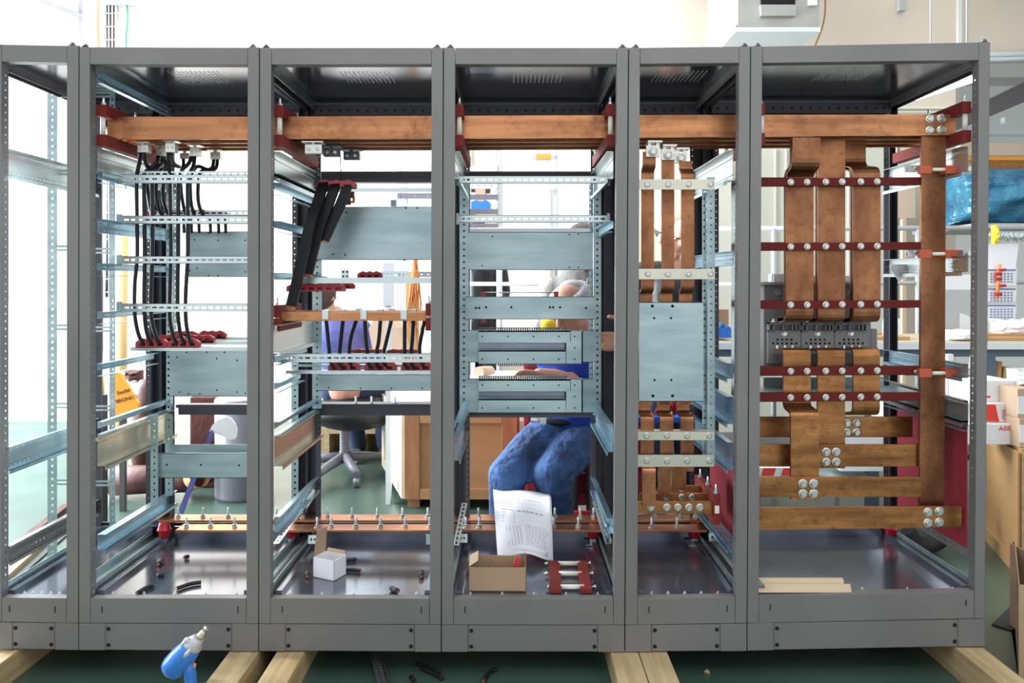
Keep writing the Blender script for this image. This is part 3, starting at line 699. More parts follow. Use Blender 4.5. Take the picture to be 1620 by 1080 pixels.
# ---- cable connectors under the busbars
def connector(x0, x1, y0, y1, Y, label, m='steel', holes=2):
    t = thing('busbar_connector', label, 'connector', P((x0+x1)/2, y1, Y+.02), 'silver connectors clamped under the busbars')
    b = MB(); b.r(x0, y0, x1, y1, Y, .03); b.build('connector_block', m, t, bevel=.0015)
    b = MB(); b.r(x0-5, y0-5, x1+2, y0-3, Y-.01, .05); b.r((x0+x1)/2-2, y0-3, (x0+x1)/2+2, y0, Y+.005, .012); b.build('clamp_plate', m, t)
    for j in range(holes):
        bolt(t, lerp(x0, x1, (j+.5)/holes), (y0+y1)/2, Y, .42*min(1.3, (x1-x0)/20), BOLT, 'bolt')
    return t
K = [(217, 234, 229, 241, .19), (246, 262, 233, 247, .27), (261, 277, 225.5, 241, .19), (284, 299, 242, 251, .40), (300, 314.5, 232.5, 247, .27), (332, 348, 240, 252, .40)]
for k, (a, b_, c_, d_, Y) in enumerate(K):
    connector(a, b_, c_, d_, Y, ('leftmost', 'second from left', 'third from left', 'fourth from left, low at the rear', 'fifth from left', 'rightmost')[k]+' silver cable connector above the long black cables')
connector(482, 509, 228, 243, .17, 'light silver connector under the busbar beside the red support, above the black flexible bars')
connector(511, 536, 234, 247, .26, 'dark grey connector, middle of three above the black flexible bars', 'dark_metal')
connector(543, 568, 239.5, 252, .36, 'dark grey connector, rightmost of three above the black flexible bars', 'dark_metal')
# ---- black round cables
def cable(pts, r_, label, group, m='cable'):
    b = MB(); b.tube(smooth_pts([P(*p) for p in pts], 5), r_, 8)
    return tag(b.build('black_cable', m, fix=True), label, 'cable', group)
ordn = ['first', 'second', 'third', 'fourth', 'fifth', 'sixth', 'seventh', 'eighth', 'ninth']
A_, B_ = .205, .24
front = [
 [(222, 241, A_), (221, 255, .22), (217, 275, .23), (216, 300, B_), (217, 400, B_), (213, 450, B_), (213, 495, B_), (218, 525, .25), (226, 545, .27)],
 [(250, 247, .27), (248, 257, .26), (238, 266, .25), (229, 275, B_), (228, 300, B_), (229, 400, B_), (228, 480, B_), (231, 520, .25), (239, 545, .27)],
 [(228, 241, .2), (231, 258, .22), (238, 267, .25), (252, 261, .27), (247, 268, B_), (241.5, 280, B_), (241, 300, B_), (241, 400, B_), (238.5, 480, B_), (242, 515, .25), (252, 545, .27)],
 [(266, 241, A_), (267, 258, .22), (269.5, 280, B_), (269, 300, B_), (270, 400, B_), (268, 480, B_), (270, 515, .25), (279, 545, .27)],
 [(303, 247, .28), (299, 258, .27), (289, 268, .25), (284, 280, B_), (282.5, 300, B_), (282, 400, B_), (281, 480, B_), (284, 520, .25), (291, 545, .27)],
 [(308, 247, .28), (306, 262, .26), (300, 275, B_), (297, 290, B_), (297, 400, B_), (293.5, 470, B_), (295, 515, .25), (303, 545, .27)]]
for k, p in enumerate(front): cable(p, .0074, ordn[k]+' from left of the six long black cables reaching down to the red clamps', 'long black cables of the front row')
B2 = .38
back = [
 [(256, 247, .28), (255, 258, .3), (243, 265, .36), (234, 276, B2), (233, 295, B2), (238, 330, B2), (242, 339, .4)],
 [(258, 247, .3), (262, 262, .33), (252, 270, B2), (248, 285, B2), (247, 305, B2), (251, 330, B2), (256, 339, .4)],
 [(270, 241, .2), (275, 258, .28), (284, 264, .34), (273, 262, .36), (262, 270, B2), (259, 290, B2), (258, 310, B2), (262, 330, B2), (267, 339, .4)],
 [(290, 251, .41), (290, 262, .4), (286, 275, B2), (286, 295, B2), (289, 320, B2), (294, 339, .4)],
 [(338, 252, .41), (336, 264, .40), (328, 268, .4), (313, 263, .39), (305, 272, B2), (301, 285, B2), (302, 320, B2), (307, 339, .4)],
 [(344, 252, .41), (342, 265, .4), (334, 270, .4), (320, 270, .39), (315, 280, B2), (313, 305, B2), (315, 325, B2), (321, 339, .4)]]
for k, p in enumerate(back): cable(p, .0070, ordn[k]+' from left of the shorter black cables behind, ending at the upper red clamps', 'short black cables of the rear row')
for k, x in enumerate((289, 301, 313, 331, 344, 355)):
    cable([(x, 341, .42), (x+1.5, 352, .42), (x+2, 367, .46)], .0065, ordn[k]+' from left of the black cable stubs over the upper zinc plate', 'black cable stubs at the zinc plate')
c3 = [[(516, 505), (519, 535), (521, 558), (522, 570), (528, 583)], [(543, 505), (540, 530), (537, 558), (536, 572), (543, 583)], [(565, 503), (556, 530), (552, 558), (553, 572), (561, 583)],
 [(577, 505), (579, 540), (581, 558), (583, 575), (589, 583)], [(602, 505), (599, 540), (595, 558), (595, 574), (601, 583)], [(620, 503), (611, 540), (607, 558), (608, 574), (616, 583)],
 [(640, 505), (640, 535), (640, 558), (639, 573), (645, 583)], [(654, 505), (652, 540), (650, 558), (651, 575), (656, 583)], [(672, 505), (665, 540), (664, 558), (668, 575), (675, 583)]]
for k, p in enumerate(c3):
    Y = .17+.02*(k % 3); cable([(x, y, Y+.045*j/4) for j, (x, y) in enumerate(p)], .0068, ordn[k]+' from left of the short black cables below the middle copper bars', 'short black cables below the middle copper bars')
# ---- red cable clamps
def clamp(x0, x1, y0, y1, Y, n, label, d=.02, m='red_plastic'):
    b = MB(); h = y1-y0; w_ = x1-x0; m1 = y0+h*.45; m2 = y1-h*.22; c_ = min(w_*.12, h*.7)
    b.q([(x0, m1), (x1, m1), (x1, y0+h*.35), (x1-c_, y0), (x0+c_, y0), (x0, y0+h*.35)], Y, d)
    b.r(x0, m2, x1, y1, Y, d)
    pw = w_/(n+.6); x = x0
    for k in range(n+1):
        xa = x0+pw*.3+pw*k-pw*.18 if k else x0; xc = x0+pw*.3+pw*k+pw*.18 if k < n else x1
        b.r(xa, m1, xc, m2, Y, d)
    for k in range(n): b.r(x0+pw*(.62+k), y0-h*.12, x0+pw*(.98+k), y0, Y, d*.5)
    b.r(x0+1, m1, x1-1, m2, Y+d*.85, d*.1)
    return tag(b.build('cable_clamp', m), label, 'clamp', 'red cable clamps')
clamp(214, 264, 536.5, 550, .27, 3, 'red clamp gripping the left three long cables at their feet')
clamp(264.6, 315.5, 537, 550, .27, 3, 'red clamp gripping the right three long cables at their feet')
clamp(246, 291, 530.5, 541, .36, 3, 'left red clamp of the second row on the cable shelf')
clamp(292, 338, 530.5, 542, .36, 3, 'right red clamp of the second row on the cable shelf')
clamp(270, 312, 524.5, 534, .45, 3, 'left red clamp of the farthest row on the cable shelf')
clamp(313, 357, 524, 535.5, .45, 3, 'right red clamp of the farthest row on the cable shelf')
clamp(232, 280, 333, 342, .405, 3, 'red clamp left half of the upper row, behind the long cables')
clamp(281, 329, 332, 342, .405, 3, 'red clamp right half of the upper row, behind the long cables')
clamp(320, 361, 335, 342, .44, 3, 'red clamp at the far right end of the upper row above the zinc plate')
clamp(519, 569.5, 573, 587, .245, 3, 'red clamp holding the left three of the short black cables')
clamp(576, 627.5, 573, 587, .245, 3, 'red clamp holding the middle three of the short black cables')
clamp(634, 684, 573, 587, .245, 3, 'red clamp holding the right three short black cables beside the post')
clamp(555, 608, 552.5, 560, .36, 3, 'left small red clamp of the rear pair above the slotted rail')
clamp(611, 664, 553, 560, .36, 3, 'right small red clamp of the rear pair above the slotted rail')
clamp(500, 564, 286, 299, .30, 3, 'red clamp with wide ports at the heads of the three black flexible bars')
clamp(453, 546, 449, 461, .27, 6, 'long red clamp hanging under the zinc rail crossed by the black flexible bars')
clamp(520, 561, 447, 457, .33, 2, 'short red clamp piece behind the long clamp under the zinc rail')
clamp(565, 604, 430, 440.5, .26, 3, 'loose red clamp lying on the zinc rail beside a slotted strip', m='red_insul')
# loose pieces on the rail
b = MB(); b.perf(P(604, 440, .27), (1, 0, .0), (0, .1, 1), (0, .003, 0), .10, .026, .014, .007, .010); b.obox(P(568, 434, .285), (.18, 0, .002), (0, .02, 0), (0, 0, .008))
tag(b.build('slotted_strip', 'zinc_bright'), 'short slotted zinc strip lying on the rail behind the loose red clamp', 'strip')
b = MB(); b.r(539.5, 426.5, 552.5, 441, .26, .003); b.r(539.5, 440, 552.5, 441, .26, .02)
o = tag(b.build('angle_bracket', 'zinc_bright'), 'small zinc angle bracket with four holes standing on the rail', 'bracket')
for hx, hy in ((543, 430), (549, 430), (543, 437), (549, 437)): link_mesh(HOLE, 'screw_hole', o, P(hx, hy, .26), (1, 1, 1))
# ---- three black flexible bars
fb = [([(512, 288), (509, 300), (501, 325), (492, 350), (480, 400), (469, 450), (459.5, 490)], .315, .13, 'longest black flexible bar, reaching down to the middle copper bars'),
      ([(531, 288), (528, 300), (519, 325), (509, 350), (499, 383), (492, 412), (486, 437)], .315, .22, 'middle length black flexible bar ending beside the zinc rail'),
      ([(551, 288), (548, 300), (538, 325), (526, 350), (518, 368), (511, 382)], .315, .27, 'shortest black flexible bar, rightmost, ending in front of the zinc plate')]
for p, ya, yb_, lb in fb:
    n = len(p); pts = [P(x, y, lerp(ya, yb_, (j/(n-1))**.8)) for j, (x, y) in enumerate(p)]
    t = thing('flexible_bar', lb, 'flexible busbar', pts[-1], 'black insulated flexible bars')
    sp = smooth_pts(pts, 5)
    b = MB(); b.ribbon(sp[:-1], (1, 0, .1), .037, .013); b.build('black_sleeve', 'flexbar', t)
    b = MB(); b.ribbon([sp[-2], sp[-1]+(sp[-1]-sp[-2])*.35], (1, 0, .1), .033, .010); b.build('copper_end', 'copper', t)
for x0, y0 in ((549.5, 310), (543, 313)):
    b = MB(); Y = .34 if x0 > 545 else .36; b.perf(P(x0, y0+11, Y), (1, 0, 0), (0, 0, 1), (0, .004, 0), 12*S(Y), 11*S(Y), 12*S(Y), 4*S(Y), 4*S(Y))
    b.r(x0+1, y0-22, x0+11, y0, Y, .006)
    tag(b.build('copper_lug', 'copper_dark'), ('drilled copper lug, the right one, hanging beside the black flexible bars' if x0 > 545 else 'drilled copper lug, the left one, hanging beside the black flexible bars'), 'lug', 'copper lugs hanging at the red clamp')
# thin black wire above
b = MB(); b.tube([P(538, 238, .3), P(539, 265, .32), P(540, 287, .32)], .0018, 6); tag(b.build('thin_wire', 'cable'), 'thin black wire running down from the connectors to the red clamp', 'wire')
# ---- middle copper bars (third cabinet)
for k, (Y, yt, x0) in enumerate(((.12, 493.5, 442), (.20, 0, 0), (.28, 0, 0))):
    z1 = WZ(493.5, .12); z0 = WZ(507.5, .12)
    xa, xb_ = WX(442, .12), WX(681, .12); b = MB(); b.box(xa, xb_, Y, Y+.012, z0, z1); b.box(xa, xb_, Y+.024, Y+.036, z0, z1)
    o = tag(b.build('copper_bar', 'copper_main', bevel=.001), ('front', 'middle', 'rearmost')[k]+' of three short copper bars below the zinc rail, carrying small silver clips', 'copper bar', 'short middle copper bars')
    for cx in ((515, 575.5, 639), (541.5, 601, 654), (566.5, 619.5))[k]:
        w_ = (9.5, 8.5, 7.5)[k]/2; zt = z1+.004; b = MB()
        Xc = WX(cx, Y); W_ = w_*S(Y)
        b.box(Xc-W_, Xc-W_*.55, Y-.006, Y+.042, z1-.020, zt); b.box(Xc+W_*.55, Xc+W_, Y-.006, Y+.042, z1-.020, zt)
        b.box(Xc-W_, Xc+W_, Y-.006, Y+.042, zt, zt+.003); b.box(Xc-W_*.55, Xc+W_*.55, Y-.004, Y-.001, z1-.020, zt)
        b.box(Xc-W_, Xc+W_, Y-.007, Y-.003, z1-.024, z1-.020)
        tag(b.build('terminal_clip', ['zinc_bright']), 'silver terminal clip, %s on the %s short copper bar' % (('leftmost', 'second from left', 'third from left')[(515, 575.5, 639, 541.5, 601, 654, 566.5, 619.5).index(cx) % 3 if k < 2 else (566.5, 619.5).index(cx)], ('front', 'middle', 'rearmost')[k]), 'clip', 'silver clips on the short copper bars')
def small_support(x0, x1, y0, y1, Y0, Y1, label):
    t = thing('busbar_support', label, 'insulator', P((x0+x1)/2, y1, (Y0+Y1)/2), 'red supports of the short copper bars')
    X0, X1 = WX(x0, Y0), WX(x1, Y0); z = [WZ(y, Y0) for y in (y0, y0+19, y1-20, y1)]
    b = MB(); b.box(X0, X1, Y0, Y1, z[1], z[0]); b.build('upper_block', 'red_insul', t, bevel=.001)
    b = MB(); b.box(X0, X1, Y0, Y1, z[3], z[2]); b.build('lower_block', 'red_insul', t, bevel=.001)
    b = MB(); b.lathe(((X0+X1)/2, Y0+.015, z[2]), [(0, .008), (z[1]-z[2], .008)], 12); b.build('spacer_tube', 'nylon', t)
    for yq in (Y0+.02, Y1-.03): link_mesh(STUD, 'bolt', t, ((X0+X1)/2, yq, z[0]), (.8,)*3)
    return t
small_support(430, 442, 483, 524, .09, .40, 'red block support at the left end of the short middle copper bars')
small_support(673, 682, 480, 523, .09, .40, 'red block support at the right end of the short middle copper bars')

# ---------------------------------------------------------------- copper uprights of the narrow cabinet
def arc(c, r_, a0, a1, n=5): return [(c[0]+r_*math.cos(math.radians(lerp(a0, a1, k/n))), c[1]+r_*math.sin(math.radians(lerp(a0, a1, k/n)))) for k in range(n+1)]
def jog(path_px, n=4, R=.014):
    """path of (Y, py) corners -> rounded (Y, Z) path; py read at that Y"""
    pts = [Vector((Y, WZ(y, Y))) for Y, y in path_px]; out = [pts[0]]
    for i in range(1, len(pts)-1):
        a, b_, c_ = pts[i-1], pts[i], pts[i+1]; r_ = min(R, (a-b_).length*.48, (c_-b_).length*.48)
        p0 = b_+(a-b_).normalized()*r_; p2 = b_+(c_-b_).normalized()*r_
        for k in range(n+1):
            t = k/n; out.append(p0*(1-t)**2+b_*2*t*(1-t)+p2*t*t)
    return out+[pts[-1]]
def vbar(x0, x1, Yx, path, label, group, t=.010, m='copper_dark', double=False, R=.014, cat='copper bar', gap=.02):
    b = MB(); pp = jog(path, R=R); b.strip(WX(x0, Yx), WX(x1, Yx), [tuple(v) for v in pp], t)
    if double: b.strip(WX(x0, Yx), WX(x1, Yx), [(v[0]+gap, v[1]) for v in pp], t)
    return tag(b.build('copper_upright', m), label, cat, group)
pl = ('left', 'middle', 'right')
g5 = 'slim copper uprights of the narrow cabinet'
vt = [((1022, 1043), .075, [(.13, 240), (.13, 263), (.165, 270), (.165, 458), (.2, 461), (.2, 640)]),
      ((1046, 1067), .11, [(.165, 250), (.165, 457), (.2, 461), (.2, 640)]),
      ((1078, 1098), .12, [(.2, 255), (.2, 270), (.165, 274), (.165, 457), (.2, 461), (.2, 640)])]
for k, (xr, Yx, path) in enumerate(vt):
    xr = ((1014.5, 1034.5), (1046.5, 1066.5), (1077.5, 1098))[k]
    vbar(xr[0], xr[1], .165, path, pl[k]+' of three slim copper uprights above the plain zinc plate', g5, .008)
    vbar((1013.5, 1044, 1076.5)[k], (1034, 1065, 1097)[k], .13, [(.2, 600), (.2, 652), (.13, 659), (.13, 745)] if k else [(.2, 600), (.2, 652), (.13, 659), (.13, 735), (.09, 741), (.09, 800)], pl[k]+' of three slim copper uprights below the plain zinc plate', 'slim copper uprights below the zinc plate', .008, 'copper_dark')
vbar(1044, 1065, .13, [(.17, 730), (.17, 785)], 'narrow copper strip with faint handwriting going down behind the low bolted bars, left one', g5, .008)
vbar(1067, 1090, .17, [(.22, 730), (.22, 775)], 'narrow copper strip with faint handwriting going down behind the low bolted bars, right one', g5, .008)
for k, (x0, x1, y0, y1, Y) in enumerate(((1022, 1044, 230, 248, .11), (1046, 1067, 236, 253, .15), (1067.5, 1087, 241, 258, .20))):
    t = thing('bar_connector', pl[k]+' of three square silver connectors above the slim copper uprights', 'connector', P((x0+x1)/2, y1, Y+.02), 'square silver connectors')
    b = MB(); b.r(x0, y0, x1, y1, Y, .012); b.build('connector_plate', 'steel', t, bevel=.001)
    b = MB(); b.r(x0+3, y0-8, x1+4, y0-5, Y-.01, .06); b.r(x0+3, y0-6, x0+8, y0, Y, .03); b.r(x1-6, y0-6, x1-1, y0, Y, .03); b.build('clamp_plate', 'steel', t)
    bolt(t, (x0+x1)/2, (y0+y1)/2+1, Y, 1.2)
# bolted low bars in narrow cabinet
for k, (x0, x1, y0, y1, Y, bl) in enumerate(((1004, 1127, 793, 812, .10, (1030, 1055, 1072.5, 1090, 1107.5)), (1012, 1118, 780, 792, .19, (1054.5, 1078.5, 1095)), (1045, 1108, 768, 780, .28, (1078,)))):
    o = tag(MB().r(x0, y0, x1, y1, Y, .011).build('copper_crossbar', 'copper_h', bevel=.001), ('front short copper crossbar with a row of five large bolts', 'middle short copper crossbar with three bolts', 'rear short copper crossbar with one bolt')[k]+' low in the narrow cabinet', 'copper bar', 'short bolted copper crossbars')
    for bx in bl: bolt(o, bx, (y0+y1)/2, Y, (1.1, .95, .85)[k])
t = thing('busbar_support', 'upright red support block with a white spacer beside the low bolted copper crossbars', 'insulator', P(1131, 832, .2), None)
b = MB(); b.q([(1129, 830), (1140, 830), (1140, 782), (1129, 782)], .08, .30); b.build('red_block', 'red_insul', t, bevel=.001)
b = MB(); b.r(1131, 800, 1138, 812, .076, .01); b.build('spacer_tube', 'nylon', t)
for Yq in (.10, .22, .34): link_mesh(STUD, 'bolt', t, (WX(1133, .1), Yq, WZ(782, .08)), (.9,)*3)

# ---------------------------------------------------------------- widest cabinet: thick copper
g6 = 'thick copper uprights of the widest cabinet'
Yv = .21
vbar(1253, 1297, .135, [(.135, 218), (.135, 264), (.20, 272), (.20, 505), (.30, 506)], 'left of three wide copper uprights above the breaker, stepped back at its top', g6, .012, 'copper_dark', R=.03, double=True)
vbar(1294, 1337, Yv, [(.215, 222), (.215, 506), (.31, 507)], 'middle of three wide copper uprights above the breaker, straight to the busbars', g6, .012, 'copper_dark', R=.02, double=True)
vbar(1348, 1391, Yv, [(.33, 222), (.33, 264), (.205, 267), (.205, 506), (.31, 507)], 'right of three wide copper uprights above the breaker, stepped forward at its top', g6, .012, 'copper_dark', R=.03, double=True)
g7 = 'thick copper bars leaving the breaker downward'
vbar(1238, 1281, Yv, [(.31, 552), (.205, 553), (.205, 643), (.125, 652), (.125, 790)], 'left wide copper bar curving out below the breaker and stepping forward lower down', g7, .012, 'copper_h', R=.022)
vbar(1292, 1335, Yv, [(.31, 552), (.205, 553), (.205, 740)], 'middle wide copper bar curving out below the breaker and running straight down', g7, .012, 'copper_h', R=.022)
vbar(1348, 1390, Yv, [(.31, 551), (.205, 552), (.205, 653), (.30, 654)], 'right wide copper bar curving out below the breaker, ending in a backward bend', g7, .012, 'copper_h', R=.022)
# tall outer bar with its clamps
tall = tag(MB().q([(1455, 815), (1494, 815), (1497, 200), (1458, 200)], .165, .012).build('copper_upright', 'copper_dark', bevel=.001), 'tall copper bar at the right standing from the bottom crossbar to the top busbar', 'copper bar')
g8 = 'horizontal copper crossbars of the widest cabinet'
hb = [((1160, 1522, 801.5, 838.5), (801.5, 801, 835, 839.5), .11, ((1468, 810), (1486, 809), (1468, 827), (1486, 826)), 'lowest copper crossbar, bolted to the foot of the tall outer bar'),
      ((1165, 1458, 754.5, 786), None, .145-.04, ((1270, 765), (1287, 765), (1270, 781), (1287, 781)), 'second lowest copper crossbar, bolted to the left stepped bar'),
      ((1170, 1458, 703, 738), None, .185, ((1307, 715), (1323, 715), (1307, 731), (1323, 731)), 'third lowest copper crossbar, bolted to the middle bar below the breaker'),
      ((1180, 1444, 659, 691.5), None, .28, ((1340, 669), (1355, 669), (1340, 684), (1355, 684)), 'uppermost copper crossbar, shorter, with rounded right end under the breaker')]
for (x0, x1, y0, y1), sl, Y, bl, lb in hb:
    b = MB()
    if sl: b.q([(x0, 839.5), (x1, 834), (x1, 800.5), (x0, 803)], Y, .012)
    else: b.r(x0, y0, x1, y1, Y, .012)
    o = tag(b.build('copper_crossbar', 'copper_h', bevel=.0015), lb, 'copper bar', g8)
    for bx, by in bl: bolt(o, bx, by, Y, 1.3)
# red clamp strips with pairs of bolts
g9 = 'dark red clamp strips with bolts'
for k, (y0, y1, xr, Y) in enumerate(((281.5, 294, 1470, .165), (384, 396, 1470, .165), (476, 488, 1470, .165), (580, 594, 1470, .165), (622, 635, 1470, .165))):
    yo = (0, 0, 0, 0, 0)[k]
    t = thing('clamp_strip', ('topmost', 'second from top', 'third from top', 'fourth from top', 'lowest')[k]+' dark red bolted strip across the wide copper bars', 'clamp strip', P(1330, y1, Y), g9)
    b = MB(); b.q([(1165, y1+1), (1456.5, y1-1.5), (1456.5, y0-1.5), (1165, y0+1)], Y, .018); b.build('front_strip', 'red_strip', t, bevel=.001)
    b = MB(); b.r(1165, y0-1, 1440, y1-1, .255, .018); b.build('rear_strip', 'red_strip', t)
    for j, bx in enumerate((1251, 1277, 1306.5, 1332.5, 1362, 1388)): bolt(t, bx, (y0+y1)/2+.3-(bx-1250)*.008, Y, .95)
# holders of the tall bar
for k, (yc_, Yh) in enumerate(((268, .06), (401.5, .06), (590, .06))):
    t = thing('bar_holder', ('upper', 'middle', 'lower')[k]+' orange red holder with a white spacer gripping the tall copper bar', 'holder', P(1490, yc_+6, .1), 'orange red holders of the tall copper bar')
    MB().r(1455, yc_-6.5, 1474, yc_+6.5, .12, .016).build('red_block', 'orange_red', t, bevel=.001); MB().r(1497, yc_-6.5, 1522, yc_+6.5, .12, .05).build('red_block', 'orange_red', t, bevel=.001)
    b = MB(); b.tube([P(1474, yc_, .13), P(1502, yc_, .13)], .0065, 12); b.build('spacer_tube', 'nylon', t)
    b = MB(); b.obox(P(1433, yc_+4, .30), P(1456, yc_+4, .14)-P(1433, yc_+4, .30), (0, 0, .024), (0, .012, 0)); b.build('angle_piece', 'grey_paint', t)
    b = MB(); b.r(1522, yc_-6, 1540, yc_+6, .11, .03); b.r(1522, yc_-6, 1524, yc_+6, .09, .05); b.build('end_bracket', 'zinc', t)
    bolt(t, 1532, yc_, .11, .9); bolt(t, 1449, yc_-2, .16, .6); bolt(t, 1437, yc_, .28, .7)
# ---- circuit breaker
BY = .33
t = thing('circuit_breaker', 'large grey three-pole circuit breaker behind the thick copper uprights', 'circuit breaker', P(1300, 592, BY+.08))
b = MB(); b.r(1208, 450, 1378, 592, BY+.03, .14); b.r(1378, 520, 1388, 560, BY+.04, .1); b.build('housing', 'breaker', t, bevel=.003)
b = MB(); b.r(1209, 451, 1376, 478, BY+.015, .02); b.build('upper_face', 'breaker_dark', t, bevel=.002)
for x in (1230, 1284, 1338): b = MB().lathe(P(x, 463, BY+.015), [(0, .013), (.004, .013), (.004, .006), (.002, .005)], 16, (0, -1, 0)); b.build('boss', 'breaker', t)
for k in range(3):
    x0 = 1215+k*52.7
    b = MB(); b.r(x0, 524, x0+52, 575, BY+.01, .02); b.build('pole_cover', 'breaker', t, bevel=.002)
    b = MB()
    for a, c_ in ((0, 52), ): 
        b.r(x0+1, 511, x0+51, 513, BY+.005, .03); b.r(x0+1, 523, x0+51, 525, BY+.005, .03)
        for xx_ in (1, 8, 23, 38, 44, 50): b.r(x0+xx_, 511, x0+xx_+1.6, 525, BY+.005, .03)
    b.build('terminal_grid', 'breaker', t)
    b = MB(); b.r(x0+1, 512, x0+51, 524, BY+.024, .006); b.build('terminal_recess', 'breaker_dark', t)
    link_mesh(BOLT, 'bolt', t, P(x0+26, 528, BY+.01), (.9,)*3)
    for j in range(4): link_mesh(HOLE, 'vent_hole', t, P(x0+15+j*7.3, 537, BY+.0095), (1.1, 1, 1.1))
    for j in range(6): link_mesh(HOLE, 'vent_hole', t, P(x0+8+j*7.3, 543, BY+.0095), (1.1, 1, 1.1))
    for j in range(3): link_mesh(STUD, 'terminal_bolt', t, P(x0+15+j*12, 551, .27), (.8, .8, .35))
    for j in range(2): link_mesh(STUD, 'terminal_bolt', t, P(x0+9+j*12, 509, .29), (.8, .8, .35))
b = MB(); b.r(1190, 446, 1380, 450.5, BY, .16); b.build('top_plate', 'duct', t)
b = MB(); b.r(1221, 433, 1262, 448, BY+.1, .05); b.r(1224, 434, 1234, 448, BY+.09, .01)
tag(b.build('plastic_cover', 'white_plastic', bevel=.002), 'white plastic cover standing on top of the grey breaker', 'cover')
b = MB(); b.r(1283, 436, 1345, 448, BY+.1, .05)
tag(b.build('plastic_cover', 'white_plastic', bevel=.002), 'longer white plastic cover behind the middle copper upright on the breaker', 'cover')
# red clips on the plate of the tray cabinet
for k, (x, y, h) in enumerate(((764, 461, 8), (880, 461, 8), (764.5, 505.5, 5))):
    b = MB(); b.r(x-3.5, y, x+3.5, y+h, .575, .01); b.r(x-3.5, y, x-2.5, y+h, .57, .02); b.r(x+2.5, y, x+3.5, y+h, .57, .02)
    tag(b.build('red_clip', 'red_plastic'), ('small dark red clip on the upper left edge of the middle zinc plate', 'small dark red clip on the upper right edge of the middle zinc plate', 'small dark red clip under the left edge of the middle zinc plate')[k], 'clip', 'red clips on the middle zinc plate')
b = MB(); b.tube([P(767, 462.5, .577), P(877, 462.5, .577)], .0022, 6); tag(b.build('thin_rod', 'zinc_bright'), 'thin rod running between the two red clips over the middle zinc plate', 'rod')

# ---------------------------------------------------------------- loose things on the cabinet floors
ZP6 = .2795
def FP(px, py, z=ZP):
    s = (ZC-z)/(py-VY); return Vector(((px-VX)*s, s*F-D, z))
def offcut(pts, r_, label, z=ZP, m='cable', name='cable_offcut', grp='black cable offcuts on the cabinet floors'):
    b = MB(); b.tube(smooth_pts([FP(x, y, z)+Vector((0, 0, r_)) for x, y in pts], 4), r_, 8)
    b.mi = 1; a = FP(*pts[-1], z)+Vector((0, 0, r_)); a0 = FP(*pts[-2], z)+Vector((0, 0, r_)); u = (a-a0).normalized(); b.tube([a, a+u*.003], r_*.7, 8)
    tag(b.build(name, [m, 'copper']), label, 'offcut', grp)
offcut([(318, 924), (300, 927), (280, 934)], .0075, 'longest black cable offcut on the leftmost visible cabinet floor')
offcut([(242, 929), (230, 933), (217, 941)], .007, 'black cable offcut at the front left corner beside the floor rail')
offcut([(259, 912), (250, 913)], .0075, 'short black cable offcut near the floor rail, left of the long offcut')
offcut([(256, 889), (250, 896)], .009, 'black cable stub by the floor rail behind the short offcut')
offcut([(298, 883), (292, 885)], .008, 'tiny black stub at the back of the floor under the copper bars')
offcut([(548, 889), (558, 888), (562, 887)], .007, 'black offcut behind the white carton, upper one')
offcut([(546, 904), (560, 904.5), (570, 906)], .0075, 'black offcut with bright end poking out from beside the white carton')
offcut([(667, 908), (666.5, 915)], .0085, 'short thick black offcut near the post on the floor with the white carton')
offcut([(619, 934), (629, 939)], .009, 'short black offcut lying in front, right of the white carton')
offcut([(486, 908), (486, 915)], .008, 'short black offcut at the left of the white carton')
# white carton
def carton(base, h, label, mo, mi_, flap=None, name='carton', z=ZP, open_=True):
    """base: four floor points (world), walls of real thickness"""
    cx = sum(base, Vector())/4; t = thing(name, label, 'box', cx)
    th = .003; b = MB(); up = Vector((0, 0, h))
    for k in range(4):
        a, c_ = base[k], base[(k+1) % 4]; n_ = (cx-(a+c_)/2).normalized()*th
        b.hexa([a, c_, c_+up, a+up, a+n_, c_+n_, c_+up+n_, a+up+n_])
    b.hexa([base[0], base[1], base[2], base[3], *(p+Vector((0, 0, th)) for p in base)]); b.build('box_walls', mo, t)
    if flap:
        for k, vec, fm in flap:
            a, c_ = base[k]+up, base[(k+1) % 4]+up; v = Vector(vec); m1 = (c_-a)*.04
            MB().hexa([a+m1, c_-m1, c_-m1*2+v, a+m1*2+v, a+m1+Vector((0, .003, 0)), c_-m1+Vector((0, .003, 0)), c_-m1*2+v+Vector((0, .003, 0)), a+m1*2+v+Vector((0, .003, 0))]).build('flap', fm, t)
    if not open_:
        MB().hexa([p+Vector((0, 0, h)) for p in base]+[p+Vector((0, 0, h+.002)) for p in base]).build('lid', mo, t)
    return t
A, B0, Cc = FP(495.5, 912), FP(528, 919), FP(547.5, 908); base = [A, B0, Cc, A+Cc-B0]
carton(base, .070, 'small white carton with its brown inner flap standing open', 'white_card', 'cardboard_in', [(3, (.004, .02, .085), 'cardboard'), (2, (.0, .01, .01), 'cardboard_in')])
A, B0 = FP(742, 935), FP(831.5, 935.5); base = [A, B0, B0+Vector((.004, .125, 0)), A+Vector((-.004, .125, 0))]
t = carton(base, .083, 'open brown cardboard box in front of the hanging paper drawing', 'cardboard', 'cardboard_in', [(3, (.03, .02, .012), 'cardboard_in'), (1, (-.004, 0, .018), 'cardboard'), (0, (0, .03, -.025), 'cardboard_in')])
b = MB(); b.tube(smooth_pts([P(775, 881, .17), P(783, 887, .17), (P(790, 890, .17))], 4), .0022, 6); tag(b.build('copper_wire', 'copper'), 'short bright copper wire lying in the brown box', 'wire')
b = MB(); b.q([(811, 897), (826, 897), (822, 884), (816, 878)], .15, .012); tag(b.build('plastic_bag', 'ink_red', bevel=.003), 'small clear plastic bag of red parts in the brown box', 'bag')
